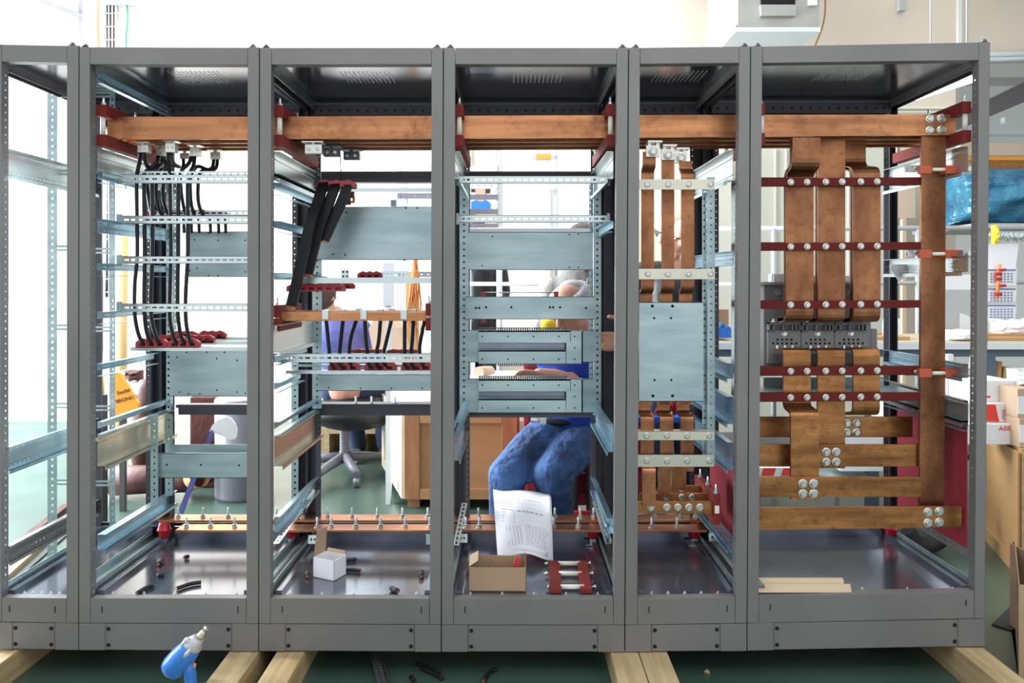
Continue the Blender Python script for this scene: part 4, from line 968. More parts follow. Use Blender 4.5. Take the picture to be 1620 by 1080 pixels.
# red pair of clamp bars with white rods
t = thing('loose_support', 'loose red support of two parallel bars joined by white rods on the cabinet floor', 'insulator', FP(904, 915))
for xs in ((868, 885.5, 870, 888.5), (913, 927.5, 918, 937)):
    a, b_, c_, d_ = FP(xs[0], 886, ZP+.016), FP(xs[1], 886, ZP+.016), FP(xs[3], 931, ZP+.016), FP(xs[2], 931, ZP+.016); dz = Vector((0, 0, -.0155))
    MB().hexa([a, b_, c_, d_, a+dz, b_+dz, c_+dz, d_+dz]).build('red_bar', 'red_insul', t, bevel=.001)
for yv, xa, xb_ in ((891, 865, 932), (907, 865, 936), (928, 867, 940)):
    a, c_ = FP(xa, yv, ZP+.0105), FP(xb_, yv, ZP+.0105); u = c_-a
    MB().tube([a+u*.27, a+u*.78], .0085, 12).build('white_rod', 'nylon', t)
    MB().tube([a-u*.06, a+u*1.05], .0035, 8).tube([a-u*.02, a+u*.03], .008, 6).tube([c_, c_+u*.04], .008, 6).build('threaded_rod', 'steel', t)
# pale strips in the last cabinet
for k, (x0, x1, y0, y1, zz) in enumerate(((1165, 1345, 926, 937, .001), (1165, 1333, 919, 925, .004))):
    a, b_, c_, d_ = FP(x0, y1, ZP6), FP(x1+2, y1, ZP6), FP(x1, y0, ZP6), FP(x0, y0, ZP6); u = Vector((0, 0, .006 if k == 0 else .012))
    MB().hexa([a, b_, c_, d_, a+u, b_+u, c_+u, d_+u])
    tag(MB().hexa([a, b_, c_, d_, a+u, b_+u, c_+u, d_+u]).build('pale_board', 'pale_strip'), ('front pale board lying along the sill of the widest cabinet', 'rear pale board lying behind the other on the widest cabinet floor')[k], 'board', 'pale boards on the cabinet floor')
# timbers under the plinths
def timber(x0, x1, ytop, Y0, Y1, label):
    z = WZ(ytop, 0); b = MB(); b.box(WX(x0, 0), WX(x1, 0), Y0, Y1, 0.0, z-.001)
    tag(b.build('timber', 'timber', bevel=.003), label, 'timber', 'squared timbers under the cabinets')
timber(-28, 27, 1029, -.55, .9, 'pale squared timber under the cabinet row at the far left corner')
timber(362, 409, 1031, -.55, .9, 'pale squared timber right of the blue drill, left one of that pair')
timber(437, 481, 1031.5, -.55, .9, 'pale squared timber right of the blue drill, right one of that pair')
timber(966, 1010, 1032, -.55, .9, 'pale squared timber near the middle right, left one of the touching pair')
timber(1011.5, 1056, 1032, -.55, .9, 'pale squared timber near the middle right, right one of the touching pair')
timber(1512, 1556, 1024, -.55, .9, 'pale squared timber under the right end of the cabinet row')
angle_strip.__doc__
b = MB(); b.perf(FP(612, 1082, .03), FP(598, 1032, .03)-FP(612, 1082, .03), (-1, 0, 0), (0, 0, .002), .5, .03, .025, .014, .007); b.perf(FP(612, 1082, .001), FP(598, 1032, .001)-FP(612, 1082, .001), (0, 0, 1), (.002, 0, 0), .5, .03, .025, .014, .007)
tag(b.build('punched_angle', 'dark_metal'), 'dark punched steel angle lying on the green floor under the cabinets', 'angle bar')
for k, (pts, lb) in enumerate((([(700, 1077), (690, 1070), (668, 1060)], 'black cable offcut with bright end on the green floor, nearest the punched angle'),
    ([(695, 1067), (685, 1063), (660, 1052)], 'black cable offcut further under the cabinet beside the punched angle'),
    ([(655, 1080), (650, 1074)], 'stub of black cable between punched angle and longer offcuts on the green floor'),
    ([(785, 1062), (775, 1066), (765, 1080)], 'curved black cable piece on the green floor in the middle'))):
    offcut(pts, .008, lb, 0.0, grp='black cable pieces on the green floor')
b = MB(); b.tube([FP(1115, 1064, .004), FP(1119, 1060, .010), FP(1121, 1065, .004)], .006, 6); tag(b.build('wood_chip', 'timber'), 'small wood chip on the dark floor under the narrow cabinet', 'chip')
# ---------------------------------------------------------------- drill
Yd = -.20
t = thing('cordless_drill', 'blue cordless drill driver standing on its battery in front of the plinth, bit pointing up', 'drill', (WX(298, Yd), Yd, 0), None)
def dp(x, y, dy=0): return P(x, y, Yd+dy)
b = MB(); b.tube([dp(265, 1064), dp(268, 1061), dp(274, 1055), dp(288, 1040), dp(298, 1029), dp(303, 1023)], [.020, .032, .0375, .0385, .034, .030], 20); b.build('motor_housing', 'tool_blue', t)
b = MB(); b.tube([dp(302, 1024), dp(306, 1019), dp(311, 1013), dp(315, 1008)], [.030, .030, .023, .016], 20); b.build('gear_case', 'tool_grey', t)
b = MB(); b.tube([dp(287, 1023, -.01), dp(297, 1013, -.012), dp(303, 1012, -.012)], [.008, .012, .006], 10); b.build('direction_lever', 'tool_grey', t)
b = MB(); b.tube([dp(315, 1008), dp(318, 1004), dp(321, 1000), dp(323, 997)], [.012, .010, .009, .006], 14); b.build('chuck', 'tool_tip', t)
b = MB(); b.tube([dp(322.5, 998), dp(326, 994), dp(328, 992)], [.006, .0085, .0085], 6); b.build('bit_socket', 'steel', t)
b = MB(); b.tube([dp(296, 1046), dp(300, 1062), dp(302, 1078), dp(303, 1092)], [.022, .019, .018, .021], 14); b.build('handle', 'tool_blue', t)
b = MB(); b.tube([dp(302, 1048), dp(307, 1052), dp(306, 1058)], [.006, .008, .005], 8); b.build('trigger', 'orange_tag', t)
b = MB(); b.tube([dp(288, 1042, -.03), dp(296, 1034, -.03), dp(302, 1026, -.028)], [.004, .007, .004], 8); b.build('side_switch', 'tool_grey', t)
q_ = dp(303, 1090); b = MB(); b.box(q_.x-.045, q_.x+.035, Yd-.035, Yd+.035, 0, q_.z+.005); b.build('battery', 'tool_grey', t, bevel=.006)
# ---------------------------------------------------------------- background
def simple(name, label, cat, fn, m, group=None, bevel=0):
    b = MB(); fn(b); return tag(b.build(name, m, bevel=bevel), label, cat, group)
def FY(py, z=0): return (ZC-z)*F/(py-VY)-D     # depth of a floor point seen at pixel row py
def text(parent, s, loc, size, m, rot=(PI/2, 0, 0), name='lettering', ext=.0006, align='LEFT', sx=1.):
    cu = bpy.data.curves.new(name, 'FONT'); cu.body = s; cu.size = size; cu.extrude = ext; cu.align_x = align
    o = bpy.data.objects.new(name, cu); C.objects.link(o); dg = bpy.context.evaluated_depsgraph_get(); dg.update()
    me = bpy.data.meshes.new_from_object(o.evaluated_get(dg)); bpy.data.objects.remove(o); me.materials.clear(); me.materials.append(M[m]); me.name = name
    return link_mesh(me, name, parent, loc, (sx, 1, 1), rot)
# wall panels of the back wall
for k, (x0, x1, y0, y1) in enumerate(((500, 592, 236, 470), (594, 745, 236, 470), (795, 878, 236, 470), (882, 1000, 236, 470))):
    simple('wall_panel', ('white wall panel left of the grey seam behind the black flexible bars', 'white wall panel behind the slotted rack upright', 'white wall panel with the tan strip, left of the dark seam', 'white wall panel right of the dark seam')[k], 'panel', lambda b: b.r(x0, y0, x1, y1, WY-.03, .03), 'panel_white', 'white panels on the back wall')
struct('trim_4', MB().r(592, 236, 594, 470, WY-.035, .035), 'grey_paint'); struct('trim_5', MB().r(878, 236, 882, 360, WY-.035, .035), 'grey_paint')
t = thing('wall_strip', 'tan upright strip with a small plate at its top on the white wall panel', 'strip', P(865, 470, WY-.06))
MB().r(861, 297, 871, 470, WY-.05, .02).build('strip', 'panel_cream', t); MB().r(864, 297, 871, 306, WY-.07, .02).build('end_plate', 'wall_line', t)
t = thing('wall_tag', 'orange block with a grey clip fixed on the white wall above the trays', 'sign', P(860, 252, WY-.08))  # orange tag with a grey clip, not a light source
MB().r(848, 243, 872, 251, WY-.1, .07).build('orange_block', 'orange_tag', t); MB().q([(839, 249), (848, 250), (848, 243), (840, 243)], WY-.1, .07).build('clip', 'grey_paint', t)
# racks
t = thing('wall_poster', 'poster of a brown haired figure in blue on the wall behind the left rack shelves', 'poster', P(764, 335, WY-.06))
MB().r(738, 286, 787, 334, WY-.05, .02).build('poster_sheet', 'white_card', t)
MB().q([(744, 304), (744, 297), (750, 292), (768, 292), (776, 297), (775, 306)], WY-.056, .004).build('hair_print', 'leather', t)
MB().q([(752, 318), (752, 298), (768, 298), (768, 318)], WY-.060, .003).build('face_print', 'skin', t)
MB().q([(744, 331), (744, 320), (752, 316), (760, 320), (768, 316), (776, 321), (776, 331)], WY-.064, .003).build('shirt_print', 'royal', t)
def rack(xs, shelves, Y, label, x0, x1, foot=WZ(470, 3.5)):
    t = thing('slotted_rack', label, 'rack', (WX((x0+x1)/2, Y), Y+.2, 0))
    for x in xs:
        for dy in (0, .38): MB().perf((WX(x, Y), Y+dy, 0), (0, 0, 1), (1, 0, 0), (0, .003, 0), WZ(236, Y), 9*S(Y), .03, .018, .010).build('rack_upright', 'grey_paint', t)
    for y in shelves:
        MB().perf((WX(x0, Y), Y-.005, WZ(y+8, Y)), (1, 0, 0), (0, 0, 1), (0, .003, 0), (x1-x0)*S(Y), 8*S(Y), .05, .014, .008).box(WX(x0, Y), WX(x1, Y), Y-.005, Y+.4, WZ(y, Y), WZ(y, Y)+.003).build('rack_shelf', 'chair_grey' if y > 290 else 'light_paint', t)
    return t
rack((627, 700), (262, 306, 350, 430), 3.6, 'slotted steel rack behind the zinc plate, near the black flexible bars', 629, 705)
rack((733, 785), (262, 290, 308, 331, 354), 3.9, 'slotted steel rack with shelves at the left behind the tray cabinet', 738, 787)
simple('blue_box', 'small grey box standing on the far rack beside its slotted upright', 'box', lambda b: b.r(618, 316, 627, 326, 3.7, .1), 'dark_metal')
simple('pipe_rail', 'long pale handrail pipe crossing behind the middle cabinets', 'rail', lambda b: (b.tube([P(735, 364, 3.3), P(950, 362, 3.3), P(1000, 361, 3.3)], .016), b.tube([P(735, 449, 3.3), P(1000, 449, 3.3)], .014), [b.tube([P(x, 362, 3.3), (WX(x, 3.3), 3.3, 0)], .018) for x in (790, 980)]), 'light_paint')
simple('pipe_rail', 'long grey handrail pipe with uprights crossing behind the right end cabinets', 'rail', lambda b: (b.tube([P(1125, 362, 3.0), P(1640, 360, 3.0)], .017), b.tube([P(1125, 450, 3.0), P(1640, 446, 3.0)], .014), [b.tube([P(x, 362, 3.0), (WX(x, 3.0), 3.0, 0)], .018) for x in (1224, 1452, 1640)]), 'grey_paint')
simple('far_locker', 'tall beige locker standing against the wall behind the narrow cabinet', 'locker', lambda b: (b.r(1100, 240, 1160, 447+ZC/S(4.6), 4.6, .5), b.r(1128, 242, 1129, 560, 4.59, .02)), 'panel_cream', bevel=.004)
simple('far_locker', 'pale grey cabinet with upright seams seen between the thick copper uprights', 'locker', lambda b: (b.r(1200, 236, 1420, 447+ZC/S(4.7), 4.7, .4), [b.r(x, 236, x+3, 560, 4.68, .03) for x in (1226, 1243, 1342, 1346)]), 'panel_cream', bevel=.004)
simple('brown_screen', 'brownish upright board standing behind the right rear post', 'board', lambda b: (b.r(1412, 296, 1448, 345, 4.4, .05), b.r(1428, 345, 1434, 447+ZC/S(4.4), 4.4, .05)), 'beige')
# duct heater up on the wall
Yh = 3.7
t = thing('ceiling_heater', 'grey sheet metal air heater hanging high in front of the wall', 'heater', P(1230, 46, Yh+.4))
MB().r(1167, -140, 1296, 43, Yh, 1.0).build('casing', 'duct', t, bevel=.004)
MB().r(1164, 43, 1298, 50, Yh-.01, 1.02).build('lower_frame', 'light_paint', t)
MB().r(1204, -40, 1258, 7, Yh-.012, .02).build('outlet', 'hole', t); MB().q([(1204, 25), (1259, 25), (1261, 7), (1203, 7)], Yh-.04, .04).build('outlet_flap', 'duct', t, bevel=.003)
MB().r(1280, -6, 1293, 8, Yh-.03, .03).build('white_label', 'white_card', t)
MB().obox(P(1131, 18, Yh+.9), P(1161, 50, Yh)-P(1131, 18, Yh+.9), (0, 0, .05), (.02, .0, 0)).build('strut', 'light_paint', t)
MB().r(1131, 14, 1134, 67, WY-.1, .08).build('wall_bracket', 'wall_tan', t)
MB().tube(smooth_pts([P(1303, -20, 4.2), P(1306, 8, 4.2), P(1302, 40, 4.2), P(1289, 74, 4.2)], 5), .008).build('cable', 'hide', t)
simple('wall_bracket', 'small grey bracket at the top of the cream wall right of the heater', 'bracket', lambda b: b.r(1423, -4, 1433, 16, WY-.06, .058), 'grey_paint')
# vertical cable tray on the wall at the left
t = thing('cable_tray', 'wire cable tray with cables running down the wall at the top left', 'cable tray', P(185, 80, WY-.1))
MB().r(160, -2, 220, 3, WY-.15, .14).build('tray_bracket', 'grey_paint', t)
for x in (166, 172, 178, 184, 190, 195): MB().tube([P(x, -30, WY-.08), P(x, 470, WY-.08)], .006, 6).build('tray_wire', 'grey_paint', t)
b = MB()
for y in range(0, 470, 21): b.tube([P(166, y, WY-.07), P(195, y, WY-.07)], .005, 5)
b.build('cross_wires', 'grey_paint', t, kind='stuff')
for x, mm in ((174, 'dark_metal'), (179, 'leather'), (170, 'cable')): MB().tube([P(x, -30, WY-.05), P(x+1, 300, WY-.05), P(x-1, 470, WY-.05)], .012, 8).build('cable', mm, t)
MB().tube(smooth_pts([P(197, -20, WY-.05), P(202, 25, WY-.05), P(199, 80, WY-.05), P(199, 300, WY-.05)], 4), .009, 6).build('cable', 'green_cable', t)
# fluorescent light
t = thing('tube_lamp', 'lit fluorescent lamp hanging beyond the upper right corner of the widest cabinet', 'lamp', P(1490, 150, 3.2))
a, c_ = P(1462, 153, 3.0), P(1560, 122, 2.2); MB().obox(a, c_-a, (0, .12, 0), (0, 0, .03)).build('lamp_diffuser', 'lamp', t)
MB().obox(a+Vector((-.02, 0, .03)), c_-a, (0, .16, 0), (0, 0, .04)).build('lamp_housing', 'panel_white', t)
for f_ in (.2, .8): p = a.lerp(c_, f_); MB().tube([p+Vector((0, .06, .05)), Vector((p.x, p.y+.06, 4.6))], .006, 6).build('hanger_rod', 'grey_paint', t)
# trusses and beams of the far hall
simple('roof_truss', 'pale grey sloping roof beam in the far hall at the right', 'beam', lambda b: b.q([(1500, 212), (1500, 190), (1700, 90), (1700, 128)], 7.0, .15), 'chair_grey')
simple('roof_truss', 'lower level pale grey roof beam in the far hall', 'beam', lambda b: (b.r(1500, 196, 1750, 212, 7.6, .2), b.r(1590, 185, 1598, 196, 7.6, .1)), 'light_paint')
simple('roof_truss', 'upper level pale beam in the far hall just below the pipes', 'beam', lambda b: b.r(1500, 122, 1750, 130, 8.0, .2), 'grey_paint')
simple('crane_beam', 'long orange brown rail running across the far hall', 'beam', lambda b: b.r(1530, 247, 1760, 253, 6.5, .2), 'orange')
simple('far_canopy', 'pale green band above the orange rail in the far hall', 'beam', lambda b: b.r(1520, 226, 1760, 246, 6.9, .2), 'panel_cream')
simple('dark_screen', 'dark olive screen under the orange rail in the far hall', 'panel', lambda b: b.r(1540, 254, 1760, 300, 6.9, .1), 'plywood_edge')
def crumple(name, label, cat, x0, x1, y0, y1, Y, d, m, amp=.04, n=14, seed=0, group=None):
    b = MB(); vs = []; nx, nz = n, n
    for i in range(nx+1):
        for j in range(nz+1):
            u, v = i/nx, j/nz; p = P(lerp(x0, x1, u), lerp(y1, y0, v), Y); q_ = noise.noise(Vector((u*4+seed, v*4, seed)))
            bulge = math.sin(PI*u)**.4*math.sin(PI*max(v, .0))**.35
            vs.append(p+Vector((0, -d*.5*bulge+q_*amp, q_*amp*.4)))
    fr = len(vs); bk = [Vector((v.x, Y+d*.5, v.z)) for v in vs]
    fs = [(i*(nz+1)+j, (i+1)*(nz+1)+j, (i+1)*(nz+1)+j+1, i*(nz+1)+j+1) for i in range(nx) for j in range(nz)]
    fs += [tuple(k+fr for k in reversed(f_)) for f_ in fs]
    ring = [i*(nz+1) for i in range(nx+1)]+[nx*(nz+1)+j for j in range(1, nz+1)]+[i*(nz+1)+nz for i in range(nx-1, -1, -1)]+[j for j in range(nz-1, 0, -1)]
    fs += [(ring[k], ring[(k+1) % len(ring)], ring[(k+1) % len(ring)]+fr, ring[k]+fr) for k in range(len(ring))]
    b.add(vs+bk, fs, False); return tag(b.build(name, m), label, cat, group)
crumple('tarp_bundle', 'big bundle wrapped in blue plastic sheet on the shelf at the far right', 'bundle', 1500, 1720, 268, 356, 4.0, .8, 'tarp', .10, 20, 3)
simple('bundle_shelf', 'grey shelf board carrying the blue wrapped bundle', 'shelf', lambda b: (b.box(WX(1490, 4), WX(1740, 4), 3.5, 4.5, WZ(360, 4)-.03, WZ(360, 4)), [b.box(WX(x, 4), WX(x, 4)+.05, 3.55, 3.6, 0, WZ(360, 4)-.03) for x in (1500, 1700)]), 'grey_paint')
t = thing('hook_row', 'row of small steel fittings hanging on the rail under the blue bundle', 'fittings', P(1595, 382, 2.95)); t['kind'] = 'stuff'
b = MB()
for k in range(26):
    x = 1566+k*2.6; b.tube([P(x, 366, 2.96), P(x+random.uniform(-1, 1), 372+random.uniform(-2, 3), 2.95), P(x+random.uniform(-2, 2), 380+random.uniform(-3, 3), 2.95)], .006, 6)
b.build('fittings', 'zinc_bright', t)
crumple('yellow_cloth', 'knotted yellow cord tied on the handrail at the right', 'cord', 1571, 1579, 356, 385, 2.9, .05, 'yellow', .02, 8, 5)
# papers and calendar on the right
simple('wall_poster', 'tilted white sheet pinned up over the calendar at the far right', 'poster', lambda b: b.q([(1558, 455), (1606, 430), (1612, 385), (1560, 386)], 2.98, .005), 'paper')
t = thing('calendar', 'three month wall calendar sheets hanging right of the last cabinet', 'calendar', P(1588, 504, 2.96))
Yc = 2.975
for k, (y0, y1) in enumerate(((424, 451), (454, 477), (480, 503))):
    MB().q([(1560, y1), (1608-k, y1+1), (1609, y0), (1560, y0+1)], Yc-.004*k, .004).build('month_sheet', 'white_card', t)
    MB().r(1562, y0+2, 1607, y0+4, Yc-.005*k-.003, .002).build('heading_line', 'purple_txt', t)
    b = MB()
    for r_ in range(4):
        for c_ in range(7): b.r(1567+c_*5.4, y0+8+r_*4.2, 1569.6+c_*5.4, y0+10+r_*4.2, Yc-.005*k-.003, .001)
    b.build('day_numbers', 'purple_txt', t, kind='stuff')
t = thing('hanging_fuses', 'copper and red bar sample hanging in front of the calendar', 'sample', P(1578, 475, 2.95))
MB().tube([P(1581, 418, 2.95), P(1580, 440, 2.95), P(1577, 473, 2.95)], .012, 8).build('copper_core', 'wire_orange', t)
for y in (427, 452): MB().tube([P(1579, y, 2.945), P(1591, y-.5, 2.945)], .010, 10).build('red_cap', 'red_gloss', t)
for y in (433, 441, 465): MB().tube([P(1574, y, 2.945), P(1584, y, 2.945)], .013, 8).build('red_band', 'red_plastic', t)
simple('paper_sheet', 'white folded paper corner hanging below the zinc rail at the right', 'paper', lambda b: b.q([(1408, 424), (1423, 446), (1441, 428), (1438, 418), (1410, 418)], .50, .002), 'white_card')
simple('paper_stack', 'stack of white papers standing behind the tall copper bar at the right', 'paper', lambda b: b.r(1494, 434, 1541, 458, 2.3, .05), 'white_card')
simple('grey_case', 'upright grey case on the bench carrying the stack of papers', 'case', lambda b: b.box(WX(1494, 2.3), WX(1518, 2.3), 2.3, 2.5, WZ(541, 2.0), WZ(458.3, 2.3)), 'grey_paint')
simple('switch_box', 'grey switch box with a red button on the cream wall at the right', 'switch', lambda b: (b.r(1496, 308, 1506, 336, WY-.08, .078),), 'grey_paint')
simple('push_button', 'red push button on the grey switch box', 'button', lambda b: b.lathe(P(1502, 327, WY-.08), [(0, .022), (.03, .02)], 12, (0, -1, 0)), 'red_gloss')
# workbench
BYd = 2.0
t = thing('workbench', 'long workbench with light edge and dark underside behind the right cabinets', 'workbench', (WX(1420, BYd), BYd+.4, 0))
zt_ = WZ(541, BYd)
MB().box(WX(1125, BYd), WX(1780, BYd), BYd, BYd+.8, zt_-.03, zt_).build('bench_top', 'chip', t)
MB().box(WX(1125, BYd), WX(1780, BYd), BYd-.02, BYd, zt_-.040, zt_-.004).build('edge_strip', 'light_paint', t)
MB().box(WX(1125, BYd), WX(1780, BYd), BYd+.02, BYd+.06, zt_-.085, zt_-.04).build('bench_rail', 'beam_blue', t)
for x in (1128, 1385, 1570, 1770): MB().box(WX(x, BYd)-.03, WX(x, BYd)+.03, BYd+.02, BYd+.08, 0, zt_-.085).build('leg', 'beam_blue', t)
for x in (1128, 1570, 1770): MB().box(WX(x, BYd)-.03, WX(x, BYd)+.03, BYd+.7, BYd+.76, 0, zt_-.03).build('leg', 'beam_blue', t)
MB().box(WX(1125, BYd), WX(1780, BYd), BYd+.02, BYd+.75, .30, .33).build('lower_shelf', 'dark_metal', t)
def onb(name, label, cat, x0, x1, y0, m, dy=.15, d=.2, bevel=.004, y1=None):
    Y = BYd+dy; X0, X1 = WX(x0, Y), WX(x1, Y); return tag(MB().box(X0, X1, Y, Y+d, zt_+.0005, WZ(y0, Y)).build(name, m, bevel=bevel), label, cat)
Yj = BYd+.3; zj = zt_
t = thing('plastic_jug', 'white plastic jug with a screw cap on the workbench', 'jug', (WX(1410, Yj), Yj, zj))
MB().lathe((WX(1410, Yj), Yj, zj), [(0, .045), (.01, .05), (.09, .05), (.12, .045), (.14, .02), (.155, .018)], 16).build('body', 'white_plastic', t); MB().lathe((WX(1410, Yj), Yj, zj+.15), [(0, .022), (.025, .022)], 12).build('cap', 'grey_paint', t)
onb('cardboard_piece', 'brown cardboard box on the bench seen between narrow cabinet and post', 'box', 1131, 1153, 489, 'cardboard', .5, .2)
simple('blue_tray', 'blue plastic tray on the bench behind the narrow cabinet', 'tray', lambda b: b.q([(1131, 534.5), (1158, 534.5), (1156, 517), (1131, 518)], 2.1, .2), 'royal')
crumple('teal_cloth', 'small teal cloth lump lying over the blue tray', 'cloth', 1131, 1147, 509, 519, 2.15, .08, 'tarp', .01, 8, 8)
t = thing('white_chair', 'white plastic garden chair with rounded slotted back behind the bench', 'chair', (WX(1515, 3.1), 3.1, 0))
b = MB(); pts = [(1485, 545)]+[(1515-33*math.cos(a*PI/12), 528-33*math.sin(a*PI/12)) for a in range(1, 12)]+[(1545, 545)]; b.q(pts, 3.0, .025); b.build('backrest', 'white_plastic', t)
MB().box(WX(1488, 3), WX(1542, 3), 2.62+.25, 3.3, .42, .45).build('seat', 'white_plastic', t)
for x in (1490, 1538):
    for Yl in (2.9, 3.28): MB().tube([(WX(x, 3), Yl, .42), (WX(x, 3), Yl, 0)], .02, 8).build('leg', 'white_plastic', t)
for k, (x0, x1, ya, yb_) in enumerate(((1526, 1690, 532, 540), (1512, 1670, 526, 531.5), (1385, 1440, 531, 539), (1330, 1400, 522, 529))):
    Y = BYd+(.1, .2, .15, .6)[k]; z0_ = zt_+(.001, .022, .001, .001)[k]
    tag(MB().box(WX(x0, Y), WX(x1, Y), Y, Y+.15, z0_, z0_+(.02, .012, .02, .015)[k]).build('wooden_board', 'plywood', bevel=.001), ('lowest of the brown boards stacked at the right of the bench', 'upper brown board at the right of the bench', 'small brown board by the jug on the bench', 'thin board lying far back on the bench')[k], 'board', 'boards on the workbench')
crumple('crumpled_paper', 'crumpled white wrapping paper on the bench at the far right', 'paper', 1570, 1650, 506, 530, BYd+.3, .2, 'white_card', .05, 12, 11)
crumple('crumpled_paper', 'flat white wrapping paper lying on the bench before the white chair', 'paper', 1500, 1540, 522, 538, BYd+.12, .15, 'white_card', .02, 10, 12)
# boards leaning under the bench
for k in range(7):
    x = 1568+k*9; mm = ('plywood', 'hide', 'plywood_edge', 'timber', 'plywood', 'hide', 'plywood_edge')[k]
    a = Vector((WX(x, 2.06), 2.06, .334)); tag(MB().obox(a, (.024, 0, 0), (.07, .05, .52-.03*k), (.0, .12, 0)).build('leaning_board', mm, bevel=.001), ordn[k]+' from left of the brown boards leaning under the bench at the far right', 'board', 'boards leaning under the bench')
t = thing('trestle', 'white painted trestle legs under the bench behind the tall copper bar', 'trestle', (WX(1515, 1.85), 1.85, 0))
MB().obox((WX(1500, 1.85), 1.85, 0), (.03, 0, 0), (.0, 0, .92), (0, .03, 0)).build('leg', 'white_plastic', t); MB().obox((WX(1508, 1.85), 1.85, 0), (.035, 0, 0), (.11, 0, .92), (0, .03, 0)).build('leg', 'white_plastic', t)
# right plywood crate with boxes
def crate_box(name, label, pts, z0_, z1_, mats, cat, planks=True, group=None):
    """pts: four floor corners (front-left, front-right, back-right, back-left)"""
    c_ = sum(pts, Vector())/4; t = thing(name, label, cat, (c_.x, c_.y, z0_), group)
    up = Vector((0, 0, z1_-z0_)); base = [Vector((p.x, p.y, z0_)) for p in pts]
    for k, nm in ((0, 'front_panel'), (1, 'right_panel'), (2, 'rear_panel'), (3, 'left_panel')):
        a, b_ = base[k], base[(k+1) % 4]; n_ = (Vector((c_.x, c_.y, z0_))-(a+b_)/2).normalized()*.018
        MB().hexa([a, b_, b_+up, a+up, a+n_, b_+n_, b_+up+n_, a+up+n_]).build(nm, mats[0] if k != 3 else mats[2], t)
        if planks:
            u = b_-a; o_ = -n_
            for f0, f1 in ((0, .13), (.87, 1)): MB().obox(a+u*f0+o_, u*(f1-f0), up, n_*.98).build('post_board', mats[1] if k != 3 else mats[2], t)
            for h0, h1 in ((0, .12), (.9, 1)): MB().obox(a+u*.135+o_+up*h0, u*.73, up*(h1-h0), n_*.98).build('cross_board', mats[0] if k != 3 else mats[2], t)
    MB().hexa([p+up for p in base]+[p+up*1.03 for p in base]).build('lid', mats[0], t)
    return t
def W_(px, Y, z=0): return Vector((WX(px, Y), Y, z))
crate_box('wooden_crate', 'plywood crate with pale sunlit side, left of the seated man', [W_(640, 2.1), W_(817, 2.1), W_(800, 3.0)+Vector((.02, 0, 0)), W_(608, 3.0)], .06, WZ(655, 2.1), ('plywood', 'plywood_edge', 'crate_lit_side'), 'crate')
for k, x in enumerate((645, 720, 800)):
    simple('crate_foot', ('left', 'middle', 'right')[k]+' foot block under the plywood crate beside the seated man', 'block', lambda b: b.box(WX(x, 2.15), WX(x, 2.15)+.07, 2.15, 2.9, 0, .058), 'plywood_edge', 'foot blocks under the plywood crate')
crumple('paper_pile', 'pile of crumpled white papers on top of the plywood crate', 'paper', 611, 690, 622, 656, 2.4, .4, 'paper', .05, 14, 2)
simple('white_block', 'white box on the plywood crate behind the slotted trays', 'box', lambda b: b.r(742, 597, 829, 654, 2.25, .4), 'white_card', bevel=.004)
simple('cardboard_tube', 'short cardboard tube piece lying on the plywood crate at the left of the trays', 'tube', lambda b: b.tube([P(757, 589, 2.3), P(775, 587, 2.5)], .035, 14), 'beige')
crate_box('wooden_crate', 'big plywood crate at the right beyond the last cabinet, carrying white boxes', [W_(1616, .95), W_(1800, .95), W_(1760, 2.0), W_(1545, 1.75)], 0, WZ(716, .95), ('plywood', 'timber', 'plywood'), 'crate')
ZT = WZ(716, .95)*1.03+.001
def card(name, label, x0, x1, z0_, h, Y, d, m, ang=0):
    t = thing(name, label, 'box', (WX((x0+x1)/2, Y), Y+d/2, z0_)); o = MB().box(WX(x0, Y), WX(x1, Y), Y, Y+d, z0_, z0_+h).build('carton_body', m, t, bevel=.002)
    return t
t = card('product_box', 'white box with red lettering on the crate, lowest of the stack', 1520, 1603, ZT, 32*S(1.05), 1.05, .25, 'white_card')
text(t, 'ABB', P(1580, 681, 1.0488), .030, 'box_red', sx=1.1)
MB().r(1603.4, 672, 1612, 697, 1.06, .22).build('dark_end', 'cardboard', t)
zz = ZT+32*S(1.05)+.001
t = card('product_box', 'white box with a red lower corner, middle of the stack on the crate', 1530, 1607, zz, 30*S(1.1), 1.1, .25, 'white_card')
MB().q([(1550, 666), (1581, 667), (1575, 640), (1550, 640)], 1.097, .002).build('red_print', 'box_red', t)
b = MB()
for r_ in range(5): b.r(1585, 648+r_*3.2, 1604, 649+r_*3.2, 1.097, .001)
b.build('small_print', 'ink_red', t, kind='stuff')
t = card('product_box', 'white box with a sloping lid, topmost of the stack on the crate', 1540, 1606, zz+30*S(1.1)+.001, 33*S(1.15), 1.15, .22, 'white_card')
MB().r(1560, 626, 1567, 629, 1.147, .002).build('red_mark', 'box_red', t)
t = card('brown_box', 'brown box with a white label, lower of two at the right edge', 1613, 1680, ZT, 45*S(1.0), .98, .3, 'cardboard_in')
MB().r(1613.5, 672, 1640, 700, .977, .002).build('white_label', 'white_card', t)
t = card('brown_box', 'brown box with a white label, upper of two at the right edge', 1610, 1680, ZT+45*S(1.0)+.001, 46*S(1.0), 1.0, .3, 'cardboard_in')
MB().r(1610.5, 627, 1640, 655, .997, .002).build('white_label', 'white_card', t)
crumple('plastic_wrap', 'crumpled grey plastic wrap on the topmost box at the right edge', 'plastic', 1612, 1660, 585, 612, 1.12, .2, 'grey_paint', .04, 10, 4)
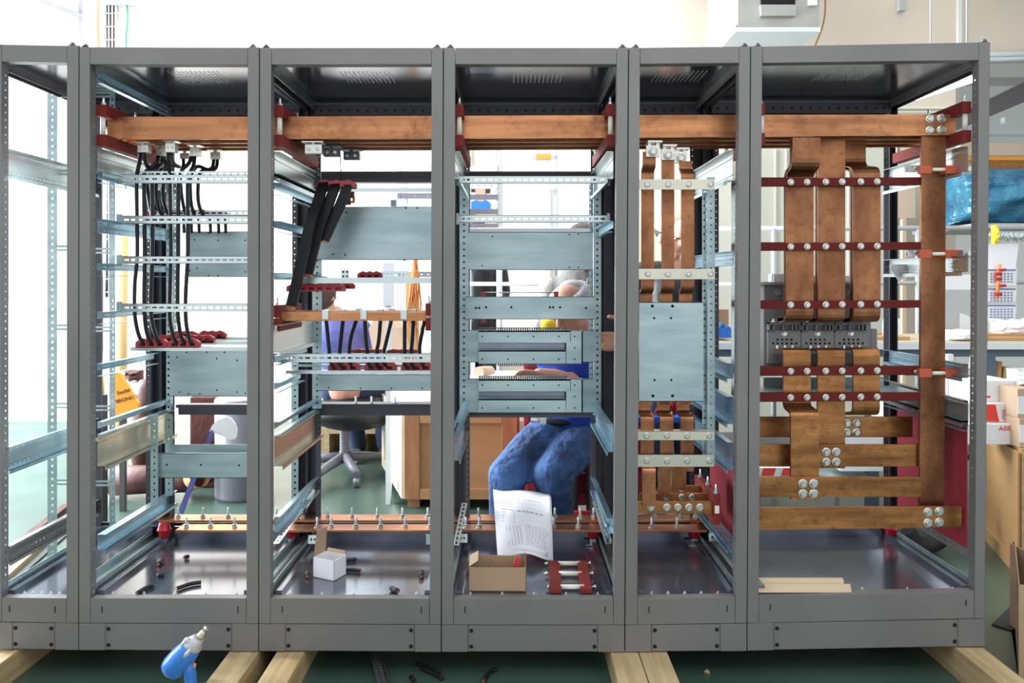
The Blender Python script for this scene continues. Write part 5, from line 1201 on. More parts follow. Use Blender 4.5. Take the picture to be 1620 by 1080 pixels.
# carton on the floor at the right edge, mat, hose
Yk = .05
A, B0 = Vector((WX(1606, .0), -.02, 0)), Vector((WX(1720, 0), -.02, 0))
carton([A, B0, B0+Vector((0, .45, 0)), Vector((WX(1597, .45)+.02, .45, 0))], WZ(925, -.02), 'tall open brown carton on the floor, cut by the right edge', 'cardboard', 'cardboard_in', z=0)
simple('floor_mat', 'dark rubber mat lying on the floor between last cabinet and carton', 'mat', lambda b: b.hexa([*(FP(x, y, 0) for x, y in ((1569, 989), (1600, 999), (1620, 985), (1597, 962))), *(FP(x, y, 0)+Vector((0, 0, .006)) for x, y in ((1569, 989), (1600, 999), (1620, 985), (1597, 962)))]), 'rubber')
simple('black_hose', 'thick black hose curving over the floor behind the widest cabinet', 'hose', lambda b: b.tube(smooth_pts([P(1435, 838, 1.31), P(1450, 858, 1.31), P(1470, 862, 1.31), P(1492, 850, 1.31), P(1506, 825, 1.31), P(1512, 800, 1.31)], 5), .038, 12), 'rubber')
simple('white_box', 'white printed box on the floor behind the right rear post', 'box', lambda b: b.r(1404, 632, 1430, 700, 1.6, .2), 'white_card')
simple('white_box', 'white box with a large red letter behind the copper crossbars', 'box', lambda b: b.r(1330, 690, 1430, 745, 1.5, .2), 'white_card')
simple('warning_tape', 'piece of red and white striped tape board behind the copper crossbars', 'board', lambda b: (b.r(1200, 740, 1262, 753, 1.4, .05)), 'white_card')
for k, x in enumerate((1218, 1250)): simple('tape_stripe', ('left', 'right')[k]+' red stripe on the striped board behind the copper crossbars', 'stripe', lambda b: b.q([(x-14, 752.5), (x+6, 752.5), (x+10, 740.5), (x-10, 740.5)], 1.396, .003), 'box_red')
simple('steel_sheet', 'sheet metal tray on the floor behind the lower copper crossbars', 'tray', lambda b: (b.box(WX(1190, 1.2), WX(1420, 1.2), 1.2, 1.9, .30, .33), [b.box(WX(x, 1.2)-.01, WX(x, 1.2)+.01, y, y+.02, 0, .30) for x in (1200, 1410) for y in (1.22, 1.86)]), 'zinc')
# red tool trolley
t = thing('tool_trolley', 'crimson tool trolley with drawers behind the seated man', 'trolley', (WX(920, 1.75), 1.9, 0))
MB().box(WX(829, 1.7), WX(1022, 1.7), 1.72, 2.1, .12, WZ(556, 1.7)).build('trolley_body', 'red_sheet', t, bevel=.004)
for k in range(6): MB().r(833, 566+k*36, 1018, 566+k*36+31, 1.70, .02).build('drawer', 'red_sheet', t, bevel=.002); MB().r(850, 567+k*36, 1000, 570+k*36, 1.685, .02).build('drawer_handle', 'light_paint', t)
for x in (840, 1005): MB().lathe((WX(x, 1.7)-.015, 1.85, .06), [(0, .058), (.03, .058)], 16, (1, 0, 0)).build('wheel', 'rubber', t)
t = thing('mesh_basket', 'pink red wire mesh basket behind the slim copper uprights', 'basket', P(1055, 660, 1.3))
for k in range(9):
    MB().tube([P(1035+k*4, 658, 1.3), P(1043+k*4, 634, 1.3)], .0035, 5).build('mesh_wire', 'stool_red', t)
MB().r(1008, 660, 1100, 668, 1.32, .1).build('blue_rim', 'royal', t)
# office chair and its sitter
cx_, cyY = 545, 2.95
t = thing('office_chair', 'black office chair on a grey five-star base behind the third cabinet', 'chair', (WX(cx_, cyY), cyY, 0))
c0 = Vector((WX(cx_, cyY), cyY, .13))
MB().lathe((c0.x, cyY, .12), [(0, .03), (.05, .035), (.06, .03)]+[(.06+.01*k, .034 if k % 2 else .029) for k in range(1, 20)]+[(.27, .03)], 16).build('gas_lift', 'chair_grey', t)
for px, py in ((478, 735), (495, 760), (573, 764), (622, 728), (572, 716)):
    Yq = FY(py, .06); e = Vector((WX(px, Yq), Yq, .085)); u = e-c0; e = c0+u*min(1, .37/u.length); e.z = .085
    l = MB().tube([c0, c0.lerp(e, .6)+Vector((0, 0, .005)), e], [.036, .03, .024], 10).build('base_leg', 'chair_grey', t); MB().lathe((e.x-.02, e.y, .031), [(0, .03), (.04, .03)], 14, (1, 0, 0)).build('caster', 'chair_grey', l)
def ell(b, c_, rx, ry, rz, n=14, R=None):
    c_ = Vector(c_); vs = []; k = n
    for i in range(k+1):
        th = PI*i/k
        for j in range(n*2):
            ph = PI*j/n; v = Vector((rx*math.sin(th)*math.cos(ph), ry*math.sin(th)*math.sin(ph), rz*math.cos(th)))
            if R: v = R @ v
            vs.append(c_+v)
    m_ = n*2; b.add(vs, [(i*m_+j, i*m_+(j+1) % m_, (i+1)*m_+(j+1) % m_, (i+1)*m_+j) for i in range(k) for j in range(m_)], True)
b = MB(); ell(b, (c0.x+.06, cyY, .43), .30, .25, .12); b.build('seat', 'black', t)
b = MB(); b.q([(505, 628), (612, 628), (606, 600), (512, 600)], 3.25, .06); b.build('backrest', 'black', t, bevel=.01)
# orange wires, floor cables
t = thing('wire_bunch', 'bunch of orange wires hanging behind the third cabinet', 'wires', P(657, 540, 1.9)); t['kind'] = 'stuff'
b = MB()
for k in range(26):
    x = 657+random.uniform(-7, 7); b.tube([P(657+random.uniform(-3, 3), 405, 2.1), P(x, 440, 2.1+random.uniform(-.03, .03)), P(x+random.uniform(-6, 6), 480, 2.08), P(x+random.uniform(-14, 8), 500+random.uniform(-10, 50), 2.08)], .0028, 5)
b.build('wires', 'wire_orange', t)
simple('wire_stand', 'grey slotted post carrying the orange wires', 'stand', lambda b: (b.r(606, 415, 622, 485, 2.2, .04), b.box(WX(610, 2.2), WX(618, 2.2), 2.2, 2.25, 0, WZ(484, 2.2)), b.box(WX(606, 2.2), WX(665, 2.2), 2.1, 2.14, WZ(407, 2.1), WZ(404, 2.1))), 'light_paint')
simple('yellow_box', 'ochre board standing behind the orange wires', 'board', lambda b: b.r(642, 430, 662, 447+ZC/S(3.1), 3.1, .05), 'hide')
simple('pallet_stack', 'low wooden pallet beyond the office chair', 'pallet', lambda b: (b.r(500, 672, 625, 686, 3.6, .8), [b.box(WX(x, 3.6), WX(x, 3.6)+.09, 3.6, 4.4, 0, WZ(686, 3.6)) for x in (502, 560, 612)]), 'timber')
simple('beige_case', 'beige angular cardboard case beside the violet-clad sitter', 'box', lambda b: b.q([(590, 556), (640, 556), (628, 520), (618, 507), (590, 507), (583, 520)], 2.5, .3), 'beige')
simple('far_table', 'white table top behind the third cabinet carrying papers', 'table', lambda b: (b.box(WX(480, 4.6), WX(760, 4.6), 4.45, 5.1, .72, .75), [b.box(WX(x, 4.6), WX(x, 4.6)+.04, yq, yq+.04, 0, .72) for x in (490, 745) for yq in (4.5, 5.0)]), 'white_card')
# left background
t = thing('punching_bag', 'upright brown leather punching bag with folded lower end at the left', 'punching bag', P(237, 740, 2.75))
b = MB(); b.tube([P(226, 738, 2.7), P(228, 720, 2.7), P(226, 700, 2.7), P(238, 640, 2.7), P(243, 612, 2.7), P(244, 602, 2.7), P(244, 598, 2.7)], [.06, .085, .085, .11, .108, .09, .03], 20); b.build('leather_body', 'leather', t)
t = thing('punching_bag', 'brown leather punching bag lying on the floor with a torn open end', 'punching bag', P(240, 790, 2.4))
Yb = 2.35; zb_ = .105
b = MB(); b.tube([(WX(175, Yb), Yb, zb_), (WX(178, Yb), Yb, zb_), (WX(240, Yb), Yb, zb_+.01), (WX(295, Yb), Yb, zb_+.01), (WX(312, Yb), Yb-.05, zb_+.03)], [.06, .09, .085, .08, .07], 22); b.build('leather_body', 'leather', t)
b = MB(); p0 = Vector((WX(312, Yb), Yb-.05, zb_+.03)); b.tube([p0, p0+Vector((.05, -.04, .02))], [.072, .066], 18, cap=False); b.build('torn_rim', 'hide', t)
MB().obox(P(330, 765, 2.5), (.16, .1, .09), (0, .12, 0), (0, 0, .02)).build('strap_end', 'leather', t)
t = thing('bag_tag', 'orange board with dark lettering standing at the left of the leather bag', 'sign', P(198, 664, 2.0))
MB().q([(178, 668), (217, 652), (218.5, 638), (190, 591), (178, 587)], 2.0, .03).build('orange_face', 'orange', t)
text(t, 'BRONCO', P(183.5, 638, 1.998), .029, 'leather', rot=(PI/2, math.radians(-15), 0), sx=1.05)
text(t, 'Everlast', P(186, 625, 1.998), .032, 'leather', rot=(PI/2, math.radians(-18), 0), sx=.8)
simple('board_prop', 'dark prop leg holding the orange lettered board', 'leg', lambda b: b.box(WX(190, 2.05), WX(190, 2.05)+.03, 2.04, 2.07, 0, WZ(665, 2.0)), 'dark_metal')
t = thing('printed_sack', 'white printed sack with blue and orange letters at the left', 'sack', P(235, 602, 3.0))
o = MB().r(205, 566, 262, 602, 3.0, .4).build('sack_body', 'white_card', t, bevel=.02)
text(t, 'UNIVER', P(221, 579, 2.985), .075, 'purple_txt', sx=.9); text(t, 'NORIST', P(226, 588, 2.985), .04, 'orange_tag')
simple('white_table', 'white table carrying the printed sack at the left', 'table', lambda b: (b.box(WX(150, 3.2), WX(290, 3.2), 2.9, 3.9, WZ(602, 3.0)-.04, WZ(602, 3.0)-.001), [b.box(x, x+.04, y, y+.04, 0, WZ(602, 3.0)-.04) for x in (WX(152, 3.2), WX(285, 3.2)) for y in (2.95, 3.8)]), 'white_card')
crumple('dark_glove', 'dark crumpled leather piece on the table by the printed sack', 'leather', 196, 222, 586, 602, 2.92, .1, 'leather', .03, 8, 6)
simple('brown_post', 'tall brown wrapped post standing behind the long black cables', 'post', lambda b: b.tube([(WX(191, 4.3), 4.3, 0), (WX(190, 4.3), 4.3, .9), (WX(193, 4.3), 4.3, WZ(365, 4.3))], [.05, .055, .05], 14), 'hide')
simple('red_bag', 'long red bag hanging at the far left beside the grey post', 'bag', lambda b: b.tube([P(147, 378, 1.5), P(147, 384, 1.5), P(148, 440, 1.5), P(148, 550, 1.5), P(148, 580, 1.5), P(148, 586, 1.5)], [.005, .03, .045, .045, .04, .01], 16), 'red_plastic')
simple('yellow_can', 'yellow can with black base under the red bag', 'can', lambda b: b.lathe(P(148, 625, 1.5), [(0, .05), (.06, .05), (.10, .045), (.13, .02)], 14), 'yellow')
simple('can_stand', 'dark stand under the yellow can', 'stand', lambda b: b.box(WX(148, 1.5)-.05, WX(148, 1.5)+.05, 1.45, 1.55, 0, WZ(625, 1.5)-.001), 'black', bevel=.004)
simple('steel_drum', 'dark grey steel drum behind the zinc tray at the left', 'drum', lambda b: b.lathe((WX(378, 2.3), 2.4, 0), [(0, .17), (.02, .175), (.3, .172), (.31, .178), (.32, .172), (.60, .175), (.61, .165)], 26), 'chair_grey')
simple('brown_case', 'brown flat case standing beside the steel drum', 'case', lambda b: b.r(300, 628, 346, 447+ZC/S(2.6), 2.6, .2), 'leather', bevel=.01)
t = thing('white_paddle', 'white rounded paddle with a patterned grip propped by the steel drum', 'paddle', P(340, 700, 1.7))
MB().q([(331, 682), (336, 672), (345, 664), (358, 659), (366, 662), (372, 670), (375, 680), (374, 691), (370, 695), (364, 695), (350, 689)], 1.7, .012).build('blade', 'white_plastic', t); MB().q([(270, 447+ZC/S(1.69)), (279, 447+ZC/S(1.69)), (337, 684), (333, 680)], 1.69, .02).build('grip', 'violet', t)
simple('wooden_lath', 'long wooden lath lying on the floor outside the left cabinet', 'lath', lambda b: b.obox(FP(-20, 930, 0), FP(110, 815, 0)-FP(-20, 930, 0), (.05, 0, 0), (0, 0, .02)), 'timber')
simple('wooden_lath', 'dark lath lying along the pale one outside the left cabinet', 'lath', lambda b: b.obox(FP(-20, 900, 0), FP(100, 805, 0)-FP(-20, 900, 0), (.04, 0, 0), (0, 0, .03)), 'leather')
simple('black_strap', 'black strip lying on the floor beside the pale lath at the left', 'strip', lambda b: b.obox(FP(-10, 945, 0), FP(120, 830, 0)-FP(-10, 945, 0), (.02, 0, 0), (0, 0, .008)), 'rubber')
simple('plastic_sheet', 'dark plastic sheet piece beside the red insulator at the left', 'sheet', lambda b: b.obox(P(220, 832, .62), (.11, .01, -.008), (0, .12, .01), (0, 0, .004)), 'beam_blue')
# hanging paper drawing
t = thing('paper_drawing', 'rolled stack of white paper drawings hanging over the low copper bars in the middle', 'drawing', P(828, 880, .40))
def pf(u, v):   # u across, v down
    yl = lerp(773, 875, v); yr = lerp(779, 882, v); px = lerp(lerp(780, 787, v), lerp(869, 872, v), u); py = lerp(yl, yr, u)+3*math.sin(u*7+1)*(.3+v)
    Y = lerp(.80, .43, min(1, v/.30)) if v < .30 else lerp(.43, .37, (v-.3)/.7)
    return P(px, py, Y-.025*math.sin(PI*u)*(.3+v)+.01*math.sin(9*u+4*v))
n = 18
for k in range(3):
    b = MB(); off = Vector((.004*k, .006*k, -.004*k)); vs = [pf(i/n, j/n)+off for i in range(n+1) for j in range(n+1)]; m_ = len(vs)
    fs = [(i*(n+1)+j, (i+1)*(n+1)+j, (i+1)*(n+1)+j+1, i*(n+1)+j+1) for i in range(n) for j in range(n)]
    vs += [v+Vector((0, .0008, 0)) for v in vs]; b.add(vs, fs+[tuple(q_+m_ for q_ in reversed(f_)) for f_ in fs], True); b.build('sheet', 'paper', t)
b = MB(); e0 = [pf(i/n, 1)+Vector((0, .02, .012)) for i in range(3, n-1)]; b.tube(e0, .016, 12); b.build('rolled_edge', 'paper', t)
b = MB()
def ink(u0, v0, u1, v1, w_=.0009):
    a, c_ = pf(u0, v0)+Vector((0, -.0018, 0)), pf(u1, v1)+Vector((0, -.0018, 0)); d_ = (c_-a); nn = Vector((-d_.z, 0, d_.x)).normalized()*w_
    b.hexa([a-nn, c_-nn, c_+nn, a+nn, a-nn+Vector((0, .0006, 0)), c_-nn+Vector((0, .0006, 0)), c_+nn+Vector((0, .0006, 0)), a+nn+Vector((0, .0006, 0))])
random.seed(3)
for k in range(6): ink(.14+.035*k, .10+.01*k, .17+.035*k, .42+.02*k)
for k in range(9): ink(.13, .10+.045*k, .36, .14+.045*k)
for r_ in range(5):
    u = .42
    while u < .85: l = random.uniform(.02, .06); ink(u, .08+.06*r_+.02*u, u+l, .085+.06*r_+.02*u, .0016 if r_ in (1, 4) else .0009); u += l+.03
for r_ in range(12):
    u = .55
    while u < .92: l = random.uniform(.015, .05); ink(u, .55+.03*r_, u+l, .55+.03*r_, .0007); u += l+.02
for k in range(5): ink(.2+.06*k, .55, .24+.06*k, .85, .0007)
b.build('drawn_lines', 'ink', t, kind='stuff')
# ---------------------------------------------------------------- people
def remeshed(b, name, m, parent, voxel, sm=4, loc=None):
    o = b.build('tmp', m, None)
    md = o.modifiers.new('r', 'REMESH'); md.mode = 'VOXEL'; md.voxel_size = voxel; md.use_smooth_shade = True
    s_ = o.modifiers.new('s', 'SMOOTH'); s_.factor = .5; s_.iterations = sm
    dg = bpy.context.evaluated_depsgraph_get(); dg.update(); me = bpy.data.meshes.new_from_object(o.evaluated_get(dg)); me.name = name
    wl = WL[o.name]; old = o.data; bpy.data.objects.remove(o); bpy.data.meshes.remove(old)
    if not me.materials: me.materials.append(M[m if isinstance(m, str) else m[0]])
    me.polygons.foreach_set('use_smooth', [True]*len(me.polygons))
    return link_mesh(me, name, parent, wl)
def limb(b, pts, rs, n=14):
    b.tube(pts, rs, n); ell(b, pts[0], rs[0], rs[0], rs[0], 8); ell(b, pts[-1], rs[-1], rs[-1], rs[-1], 8)
def head(b, c_, s=1., yaw=0, pitch=0, roll=0):
    """head volume, facing -Y before rotation; s = scale"""
    R = Matrix.Rotation(yaw, 3, 'Z') @ Matrix.Rotation(roll, 3, 'Y') @ Matrix.Rotation(pitch, 3, 'X')
    def q_(x, y, z): return Vector(c_)+R @ Vector((x, y, z))*s
    ell(b, q_(0, .012, .025), .078*s, .095*s, .088*s, 12, R); ell(b, q_(0, -.02, -.045), .058*s, .066*s, .068*s, 10, R)
    ell(b, q_(0, -.060, -.095), .028*s, .025*s, .022*s, 8, R)
    limb(b, [q_(0, -.088, .012), q_(0, -.108, -.028)], [.010*s, .016*s], 8)
    ell(b, q_(0, -.082, -.060), .026*s, .012*s, .009*s, 8, R)
    for e in (-1, 1):
        ell(b, q_(e*.079, .01, -.005), .010*s, .022*s, .034*s, 8, R); ell(b, q_(e*.030, -.080, .020), .024*s, .012*s, .007*s, 8, R)
    return R, q_
def eyes(q_, R, s, t):
    for e in (-1, 1):
        b = MB(); ell(b, q_(e*.030, -.078, .003), .012*s, .009*s, .007*s, 6, R); b.build('eye', 'white_plastic', t)
        b = MB(); ell(b, q_(e*.030, -.086, .003), .005*s, .003*s, .005*s, 5, R); b.build('iris', 'hair_dark', t)
def hand(b, w_, pd, fd, s=1., curl=.9, side=1, thumb=None):
    """w_ wrist, pd palm direction, fd palm normal (fingers curl towards it)"""
    w_ = Vector(w_); pd = Vector(pd).normalized(); fd = Vector(fd); fd = (fd-pd*fd.dot(pd)).normalized(); ac = pd.cross(fd)*side
    for k in range(4):
        o_ = (k-1.5)*.019*s; limb(b, [w_+ac*o_*.7, w_+pd*.085*s+ac*o_], [.013*s, .0115*s], 8)
        L_ = (.068, .078, .073, .058)[k]*s; p = w_+pd*.088*s+ac*o_; pts = [p]; d_ = pd.copy()
        for j in range(3):
            a = curl*(.35, .6, .5)[j]; d_ = (d_*math.cos(a)+fd*math.sin(a)).normalized(); fdn = None; p = p+d_*L_*(.45, .32, .26)[j]; pts.append(p)
            fd = fd
        limb(b, pts, [.0100*s, .0092*s, .0085*s, .0072*s], 8)
    th = thumb or (pd*.55-ac*.8+fd*.25); th = Vector(th).normalized(); p = w_+pd*.02*s-ac*.026*s
    limb(b, [p, p+th*.042*s, p+th*.070*s+pd*.006, p+(th*.8+pd*.4).normalized()*.095*s], [.015*s, .0125*s, .011*s, .009*s], 8)
# --- seated man
t = thing('person', 'seated grey-haired man in a blue shirt and jeans bending behind the slotted trays', 'person', P(905, 700, 1.1))
hd = P(902, 487, .98); b = MB()
R, q_ = head(b, hd, .98, yaw=-.75, pitch=.55, roll=.05)
nk = P(925, 540, 1.06); shL, shR = P(868, 566, 1.02), P(968, 560, 1.10); hipc = P(905, 672, 1.18)
limb(b, [hd+Vector((.03, .04, -.05)), nk], [.058, .062]); limb(b, [nk, P(915, 600, 1.12), hipc], [.10, .14, .14])
elR = P(905, 606, .92); wrR = P(853, 592, .82)
limb(b, [shL, P(893, 596, .97), elR], [.052, .045, .042]); limb(b, [elR, P(878, 597, .86), wrR], [.043, .038, .028])
hand(b, wrR, P(835, 590, .80)-wrR, (0, -.3, -1), .95, .9, 1)
wrL = P(997, 540, .61); limb(b, [shR, P(1004, 604, .98)], [.052, .044]); limb(b, [P(1004, 604, .98), P(1002, 560, .72), wrL], [.042, .032, .028])
hand(b, wrL, (-1, -.05, .0), (0, 1, 0), 1.05, .35, 1, thumb=(-.35, -.15, 1))
kn = [P(802, 752, .86), P(872, 752, .84)]; hp = [P(878, 682, 1.14), P(930, 686, 1.16)]
ft = [Vector((WX(796, .86), .92, .09)), Vector((WX(897, .9), .98, .09))]
for k in (0, 1): limb(b, [hp[k], kn[k]], [.07, .055]); limb(b, [kn[k], ft[k]], [.05, .038])
remeshed(b, 'body', 'skin', t, .0055, 3); eyes(q_, R, .98, t)
b = MB(); limb(b, [P(875, 575, 1.03), P(960, 566, 1.10)], [.065, .065]); limb(b, [P(918, 566, 1.08), P(912, 620, 1.13), P(906, 660, 1.17)], [.125, .15, .155]); limb(b, [shL, P(893, 592, .98)], [.068, .060]); limb(b, [shR, P(990, 590, 1.03)], [.068, .06])
remeshed(b, 'shirt', 'blue_shirt', t, .009, 3)
b = MB(); limb(b, [P(880, 676, 1.16), P(928, 676, 1.18)], [.125, .125]); limb(b, [P(883, 668, 1.17), P(928, 668, 1.18)], [.12, .12])
for k in (0, 1):
    limb(b, [hp[k], hp[k].lerp(kn[k], .5)+Vector((0, 0, .01)), kn[k]], [.112, .100, .084]); limb(b, [kn[k], kn[k].lerp(ft[k], .5), ft[k]+Vector((0, 0, .06))], [.083, .070, .062])
    for j in range(3):
        p = hp[k].lerp(kn[k], .35+.25*j); limb(b, [p+Vector((-.06, -.06, .03)), p+Vector((.0, -.10, -.02)), p+Vector((.06, -.06, -.04))], [.016, .022, .014], 8)
remeshed(b, 'jeans', 'jeans', t, .009, 2)
b = MB(); 
for k in (0, 1): limb(b, [ft[k]+Vector((0, .06, -.035)), ft[k]+Vector((0, -.13, -.05))], [.045, .038])
remeshed(b, 'shoes', 'leather', t, .01, 2)
b = MB(); b.tube([P(842, 664, 1.06), P(862, 666, 1.03), P(888, 668, 1.02), P(912, 667, 1.035), P(936, 664, 1.06)], .016, 8); b.build('belt', 'black', t)
b = MB(); b.r(855, 661, 865, 671, .99, .012); b.build('belt_buckle', 'steel', t, bevel=.003)
b = MB()   # ring of grey hair
for k in range(16):
    a = math.radians(-20+k*220/15); 
    for zz_ in (.03, .055, .0): ell(b, q_(.070*math.cos(a), .018+.088*math.sin(a), zz_), .026, .026, .028, 5)
ell(b, q_(0, .06, .075), .06, .05, .035, 8)
remeshed(b, 'hair', 'hair_grey', t, .008, 1)
b = MB(); b.lathe(P(954, 548, .60), [(0, .0125), (.006, .0125)], 14, (-1, .1, .3)); b.build('ring', 'yellow', t)
t = thing('stool', 'red stool carrying the seated man', 'stool', (hipc.x+.02, 1.22, 0))
zs = WZ(715, 1.2)
MB().lathe((hipc.x+.03, 1.22, zs-.03), [(0, .17), (.02, .18), (.03, .17)], 24).build('seat', 'stool_red', t, bevel=0)
for dx, dy in ((-.14, -.12), (.16, -.12), (-.14, .12), (.16, .12)): MB().tube([(hipc.x+.03+dx*.8, 1.22+dy*.8, zs-.03), (hipc.x+.03+dx*1.25, 1.22+dy*1.25, 0)], .018, 10).build('leg', 'stool_red', t)
MB().tube([(hipc.x-.11, 1.1, .25), (hipc.x+.19, 1.1, .25)], .011, 8).build('stretcher', 'stool_red', t)
tag(MB().lathe(P(866, 514, .95), [(-.03, .016), (-.03, .026), (.03, .026), (.035, .012)], 14, (1, 0, 0)).build('yellow_tool', 'yellow'), 'yellow tool held at the face level of the seated man', 'tool')
# --- standing man behind
t = thing('person', 'standing man in a grey vest over a beige sleeved shirt behind the seated man', 'person', (WX(915, 1.5), 1.55, 0))
hd = P(924, 396, 1.5); b = MB(); R, q_ = head(b, hd, 1.08, yaw=.15, pitch=.35)
nk = hd+Vector((0, .06, -.14)); limb(b, [hd+Vector((0, .04, -.06)), nk], [.055, .06])
limb(b, [nk, Vector((nk.x, 1.58, .95))], [.09, .13]); sh = [nk+Vector((-.17, .0, -.07)), nk+Vector((.17, 0, -.07))]
for k, s_ in ((0, -1), (1, 1)):
    el = sh[k]+Vector((s_*.07, -.03, -.28)); wr = el+Vector((-s_*.06, -.20, -.06)); limb(b, [sh[k], el], [.05, .042]); limb(b, [el, wr], [.04, .028]); hand(b, wr, (-s_*.4, -1, -.1), (0, -.1, -1), 1, .7, -s_)
    h_ = Vector((nk.x+s_*.09, 1.6, .86)); limb(b, [h_, Vector((h_.x, 1.6, .47)), Vector((h_.x, 1.62, .08))], [.08, .055, .04])
remeshed(b, 'body', 'skin', t, .009, 2); eyes(q_, R, 1.08, t)
b = MB(); limb(b, [sh[0]+Vector((.03, 0, 0)), sh[1]-Vector((.03, 0, 0))], [.075, .075]); limb(b, [Vector((nk.x, 1.56, 1.25)), Vector((nk.x, 1.58, .9))], [.17, .165]); remeshed(b, 'vest', 'vest', t, .012, 2)
b = MB()
for k, s_ in ((0, -1), (1, 1)): limb(b, [sh[k], sh[k]+Vector((s_*.07, -.03, -.28))], [.072, .058]); limb(b, [sh[k]+Vector((s_*.07, -.03, -.28)), sh[k]+Vector((s_*.02, -.19, -.32))], [.055, .045])
remeshed(b, 'shirt_sleeves', 'sleeve', t, .011, 2)
b = MB()
for s_ in (-1, 1): h_ = Vector((nk.x+s_*.09, 1.6, .88)); limb(b, [h_, Vector((h_.x, 1.6, .47)), Vector((h_.x, 1.62, .10))], [.105, .08, .07])
remeshed(b, 'trousers', 'dark_metal', t, .013, 2)
b = MB()
for s_ in (-1, 1): limb(b, [Vector((nk.x+s_*.09, 1.66, .045)), Vector((nk.x+s_*.09, 1.46, .04))], [.045, .04])
remeshed(b, 'shoes', 'black', t, .012, 1)
b = MB(); ell(b, q_(0, .03, .055), .088, .098, .075, 10, R); remeshed(b, 'hair', 'hair_dark', t, .01, 1)
b = MB(); b.tube([P(930, 440, 1.36), P(926, 455, 1.34), P(927, 475, 1.33)], .0025, 6); b.build('zip', 'zinc_bright', t)
# --- generic standing person
def standing(label, px, Y, ztop, shirt, trousers, skin_='skin', hair='hair_dark', yaw=0, pitch=.1, hat=None, s=1.):
    X = WX(px, Y); H = ztop; t = thing('person', label, 'person', (X, Y, 0)); b = MB(); hd = Vector((X, Y, H-.12*s)); R, q_ = head(b, hd, s, yaw, pitch)
    nk = hd+Vector((0, .02, -.15*s)); limb(b, [hd-Vector((0, -.02, .06)), nk], [.055, .06]); hz = H*.52; limb(b, [nk-Vector((0, 0, .05)), Vector((X, Y+.02, hz))], [.09, .12])
    A_ = []
    for e in (-1, 1):
        sh = nk+Vector((e*.175, 0, -.06)); el = sh+Vector((e*.05, .02, -.29)); wr = el+Vector((-e*.03, -.12, -.20)); A_.append((sh, el, wr)); limb(b, [sh, el], [.05, .042]); limb(b, [el, wr], [.04, .028]); hand(b, wr, (0, -.4, -1), (-e, 0, 0), 1, .5, e)
        h_ = Vector((X+e*.09, Y+.02, hz)); limb(b, [h_, Vector((h_.x, Y, H*.28)), Vector((h_.x, Y+.03, .08))], [.08, .055, .04])
    remeshed(b, 'body', skin_, t, .011, 2); eyes(q_, R, s, t)
    b = MB(); limb(b, [A_[0][0]+Vector((.04, 0, 0)), A_[1][0]-Vector((.04, 0, 0))], [.075, .075]); limb(b, [nk-Vector((0, 0, .18)), Vector((X, Y+.02, hz+.02))], [.165, .15])
    for a_ in A_: limb(b, [a_[0], a_[1]], [.07, .058]); limb(b, [a_[1], a_[2]], [.056, .042])
    remeshed(b, 'jacket', shirt, t, .013, 2)
    b = MB()
    for e in (-1, 1): h_ = Vector((X+e*.09, Y+.02, hz)); limb(b, [h_, Vector((h_.x, Y, H*.28)), Vector((h_.x, Y+.03, .1))], [.105, .08, .068])
    remeshed(b, 'trousers', trousers, t, .013, 2)
    b = MB()
    for e in (-1, 1): limb(b, [Vector((X+e*.09, Y+.08, .045)), Vector((X+e*.09, Y-.12, .04))], [.045, .04])
    remeshed(b, 'shoes', 'black', t, .012, 1)
    b = MB(); ell(b, q_(0, .025, .05), .088*s, .102*s, .080*s, 10, R); remeshed(b, 'hair', hair, t, .01, 1)
    if hat:
        b = MB(); ell(b, q_(0, .01, .075), .098*s, .112*s, .070*s, 12, R); b.tube([q_(0, -.08, .06), q_(0, -.14, .052)], [.06, .04], 14); b.build('cap', hat, t)
    return t
standing('standing person in a black jacket and tan cap seen between the slim copper uprights', 1062, 2.35, WZ(346, 2.35), 'black', 'jeans_dark', hat='beige', yaw=.5)
standing('far person in black trousers standing left behind the trays', 757, 4.6, WZ(350, 4.6), 'black', 'black', yaw=2.6)
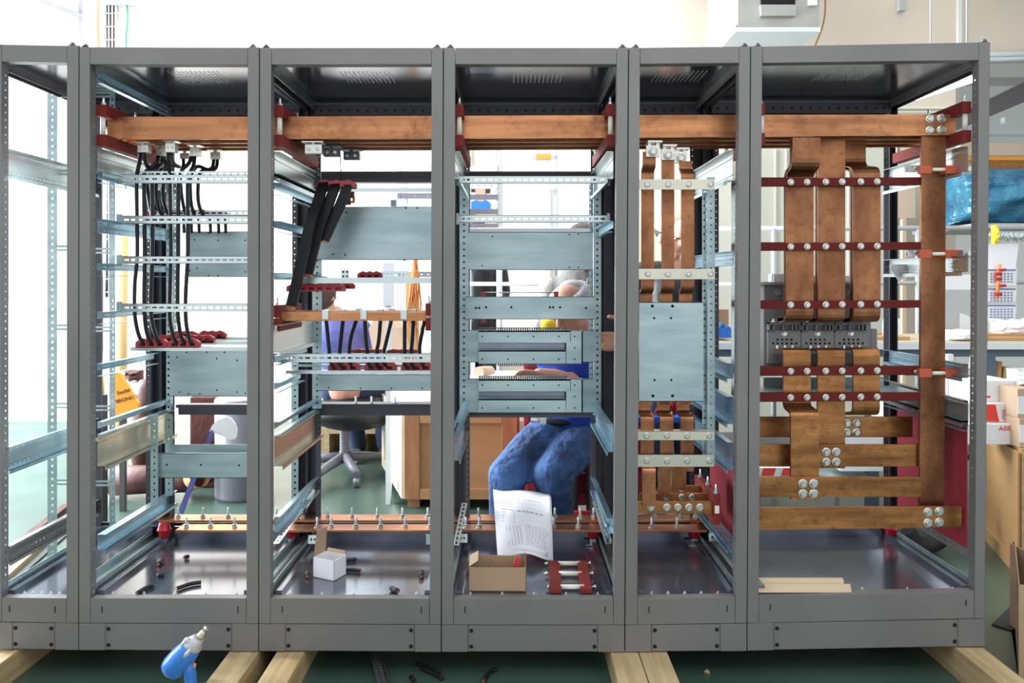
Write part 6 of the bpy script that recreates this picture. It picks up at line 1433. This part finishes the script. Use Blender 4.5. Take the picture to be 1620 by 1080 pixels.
# --- sitter on the office chair
t = thing('person', 'person in a violet jacket sitting on the black office chair, seen from behind', 'person', (WX(545, 2.95), 2.95, .5))
X = WX(548, 2.95); b = MB(); hd = Vector((WX(515, 2.9), 2.85, WZ(470, 2.9))); R, q_ = head(b, hd, 1., yaw=2.7, pitch=.3)
nk = Vector((X-.06, 2.90, hd.z-.15)); limb(b, [hd-Vector((0, 0, .06)), nk], [.055, .06]); limb(b, [nk, Vector((X, 2.95, .60))], [.09, .13])
arms = []
for e in (-1, 1):
    sh = nk+Vector((e*.17, 0, -.07)); el = sh+Vector((e*.06, .08, -.26)); wr = el+Vector((0, .22, .04)); arms.append((sh, el, wr)); limb(b, [sh, el], [.05, .04]); limb(b, [el, wr], [.04, .028]); hand(b, wr, (0, 1, 0), (0, 0, -1), 1, .6, e)
    hp_ = Vector((X+e*.09, 2.98, .57)); kn_ = Vector((X+e*.13+.05, 3.35, .55)); fo = Vector((WX(600, 3.3)+e*.10-.08, 3.45, .08)); limb(b, [hp_, kn_], [.08, .055]); limb(b, [kn_, fo], [.05, .038])
remeshed(b, 'body', 'skin', t, .011, 2)
b = MB(); limb(b, [arms[0][0]+Vector((.04, 0, 0)), arms[1][0]-Vector((.04, 0, 0))], [.085, .085]); limb(b, [nk-Vector((0, 0, .14)), Vector((X, 2.95, .72))], [.18, .17])
for a_ in arms: limb(b, [a_[0], a_[1]], [.075, .06]); limb(b, [a_[1], a_[2]], [.056, .042])
remeshed(b, 'jacket', 'violet', t, .013, 2)
b = MB()
for e in (-1, 1): hp_ = Vector((X+e*.09, 2.98, .58)); kn_ = Vector((X+e*.13+.05, 3.35, .56)); fo = Vector((WX(600, 3.3)+e*.10-.08, 3.45, .12)); limb(b, [hp_, kn_], [.10, .085]); limb(b, [kn_, fo], [.08, .065])
remeshed(b, 'trousers', 'jeans_dark', t, .013, 2)
b = MB()
for e in (-1, 1): fo = Vector((WX(600, 3.3)+e*.10-.08, 3.45, .05)); limb(b, [fo+Vector((0, -.06, 0)), fo+Vector((0, .13, 0))], [.048, .04])
remeshed(b, 'shoes', 'black', t, .012, 1)
b = MB(); ell(b, q_(0, .03, .02), .092, .105, .118, 10, R); remeshed(b, 'hair', 'hair_dark', t, .01, 1)
